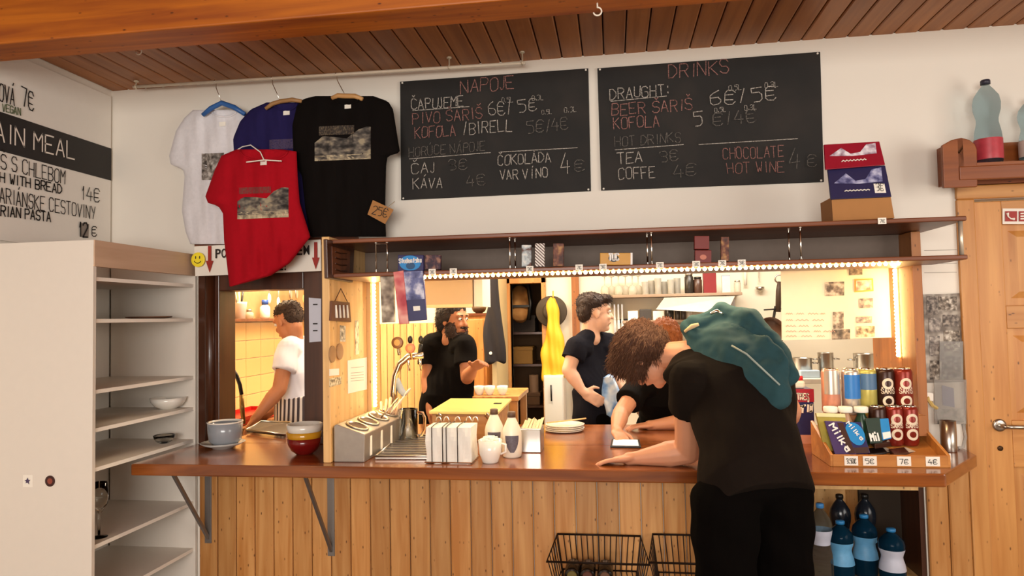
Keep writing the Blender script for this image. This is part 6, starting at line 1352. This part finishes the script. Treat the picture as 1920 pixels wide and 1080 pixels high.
# --- the young cook seen from behind
J = dict(pelvis=PY(1112, 795, 1.2), chest=PY(1112, 684, 1.17), neck=PY(1107, 617, 1.17), head=PY(1117, 587, 1.17),
         shl=PY(1142, 645, 1.33), ell=PY(1152, 705, 1.38), wrl=PY(1172, 740, 1.30), shr=PY(1081, 648, 1.05), elr=PY(1066, 694, 1.00), wrr=PY(1092, 733, .98))
px_ = J['pelvis']; J['pelvis'].z = .92
legs(J, px_.x, px_.y, 0, .09, (-.5, .85, 0))
t3, V3, P3, M3, *_ = person('young cook in dark t-shirt seen from behind with hand on hip', J, (.85, .45, 0), (.95, .22, -.02), (0, 0, 1), NVY, TRS, mat('skin_pale', '#d8a88c', .55, noise_amt=.05), .007, .55, .98, .98, .16,
    hands={'r': (Vector((.8,-.1,-.5)), Vector((-.2,-1,.2)), .5), 'l': (Vector((.6,-.2,-.6)), Vector((.3,.5,.8)), .3)}, shirt_disp=wrk(.01, .003))
hair(t3, P3, M3, .98, mat('dark_brown_hair', '#2c1a10', .7, noise_amt=.3, nscale=90), [((-.03,0,.065), (.10,.088,.072)), ((-.07,0,.015), (.055,.08,.08)), ((.06,0,.092), (.045,.07,.03))], 1400, .022, 6, .2, .004, th=.0016, flow=(P3(.6,0,-.4)-P3(0,0,0)))
secs = []
for xa, xb, y in ((1128,1152,705), (1130,1160,728), (1132,1166,752), (1134,1168,780)):
    a = PY(xa, y, 1.02); b = PY(xb, y, 1.02); secs.append(((a+b)/2, (1,0,0), (b-a).length/2, (0,1,0), .04))
blob('apron', [('l', secs)], .008, blotch('pale_blue_cloth', ['#3f6aa6', '#8fb0d8', '#d4deea'], 14, .8), t3, 2, lambda v, n: .01*math.sin(v.x*70+v.z*30))

# --- the bearded cook
J = dict(pelvis=PY(838, 800, 1.15), chest=PY(840, 684, 1.13), neck=PY(844, 622, 1.13), head=PY(851, 600, 1.12),
         shl=PY(872, 646, 1.05), ell=PY(884, 705, .98), wrl=PY(885, 700, .86), shr=PY(808, 644, 1.15), elr=PY(802, 712, 1.12), wrr=PY(806, 765, 1.02))
J['pelvis'].z = .92; J['ell'] = PY(876, 708, 1.0); J['wrl'] = PY(888, 690, .86)
legs(J, J['pelvis'].x, J['pelvis'].y, 0, .09, (.95, .1, 0))
t4, V4, P4, M4, *_ = person('bearded cook in black t-shirt below the hanging cabinet', J, (.45, -.9, 0), (.85, -.5, -.06), (0, 0, 1), BLK, mat('grey_trousers', '#332c28', .9), SKIN2, .007, .6, 1.0, 1.12, .24,
    hands={'r': (Vector((.1,-.2,-1)), Vector((-.9,-.3,0)), .4), 'l': (Vector((.5,-.5,.3)), Vector((.3,.3,.9)), .5)}, shirt_disp=wrk(.01, .003))
DH = mat('black_hair', '#20140d', .7, noise_amt=.3, nscale=90)
hair(t4, P4, M4, 1.0, DH, [((-.025,0,.06), (.103,.09,.078)), ((-.07,0,.0), (.055,.088,.1)), ((-.03,.07,.03), (.06,.028,.06)), ((-.03,-.07,.03), (.06,.028,.06)), ((-.09,0,-.07), (.035,.05,.08))], 900, .022, 7, .3, .004, th=.0016, flow=(P4(-.7,0,-.4)-P4(0,0,0)))
hair(t4, P4, M4, 1.0, mat('dark_beard', '#2c1a10', .8, noise_amt=.3, nscale=90), [((.05,0,-.11), (.062,.064,.042)), ((.025,.055,-.065), (.05,.022,.055)), ((.025,-.055,-.065), (.05,.022,.055)), ((.090,0,-.046), (.016,.034,.010))], 260, .018, 8, .4, .004, name='beard')
c = PY(872, 648, .99); MB().slab(rrect(c, (1,.3,0), (0,0,1), .012, .03), (0,-.003,0)).build('shirt_badge', PAPER, t4)

# --- the cook in white behind the return window
J = dict(pelvis=PY(566, 805, .88), chest=PY(562, 694, .86), neck=PY(551, 630, .84), head=PY(541, 602, .82),
         shl=PY(540, 654, .70), ell=PY(524, 730, .60), wrl=PY(484, 778, .50), shr=PY(588, 652, 1.02), elr=PY(560, 735, 1.1), wrr=PY(510, 770, 1.05))
J['pelvis'].z = .92
legs(J, J['pelvis'].x, J['pelvis'].y, 0, .09, (0, -1, 0))
t5, V5, P5, M5, *_ = person('cook in white t-shirt and striped apron behind the return window', J, (-1, -.15, 0), (-.85, .35, -.38), (-.3, .1, .95), WHS, TRS, SKIN2, .006, .55, .98, 1.0, .12,
    hands={'l': (Vector((-.6,-.15,-.7)), Vector((-.6,-.3,.7)), .4), 'r': (Vector((-.7,-.1,-.6)), Vector((-.6,.3,.7)), .4)}, shirt_disp=wrk(.008, .003))
hair(t5, P5, M5, .98, mat('short_dark_hair', '#2f1d10', .8, noise_amt=.3, nscale=120), [((-.02,0,.06), (.095,.08,.068)), ((-.06,0,.02), (.05,.074,.07))], 500, .012, 9, 0, .003)
STRP = stripes('striped_apron', '#3c3236', '#cfc6c0', 11, 'X', .85)
hp = V5['pelvis']; zz_ = hp.z
blob('apron', [('l', [(hp+Vector((-.0,0,z)), (0,1,0), w, (1,0,0), d) for z, w, d in ((.17,.178,.136), (.06,.186,.142), (-.12,.20,.152), (-.45,.21,.15))])], .009, STRP, t5, 2, lambda v, n: .006*math.sin(v.y*40+v.z*8))
MB().tube([PY(520,690,.62)+Vector((0,-.02,0)), PY(530,689,.60)], .004).build('sleeve_mark', mat('dark_mark', '#3a3038', .8), t5)
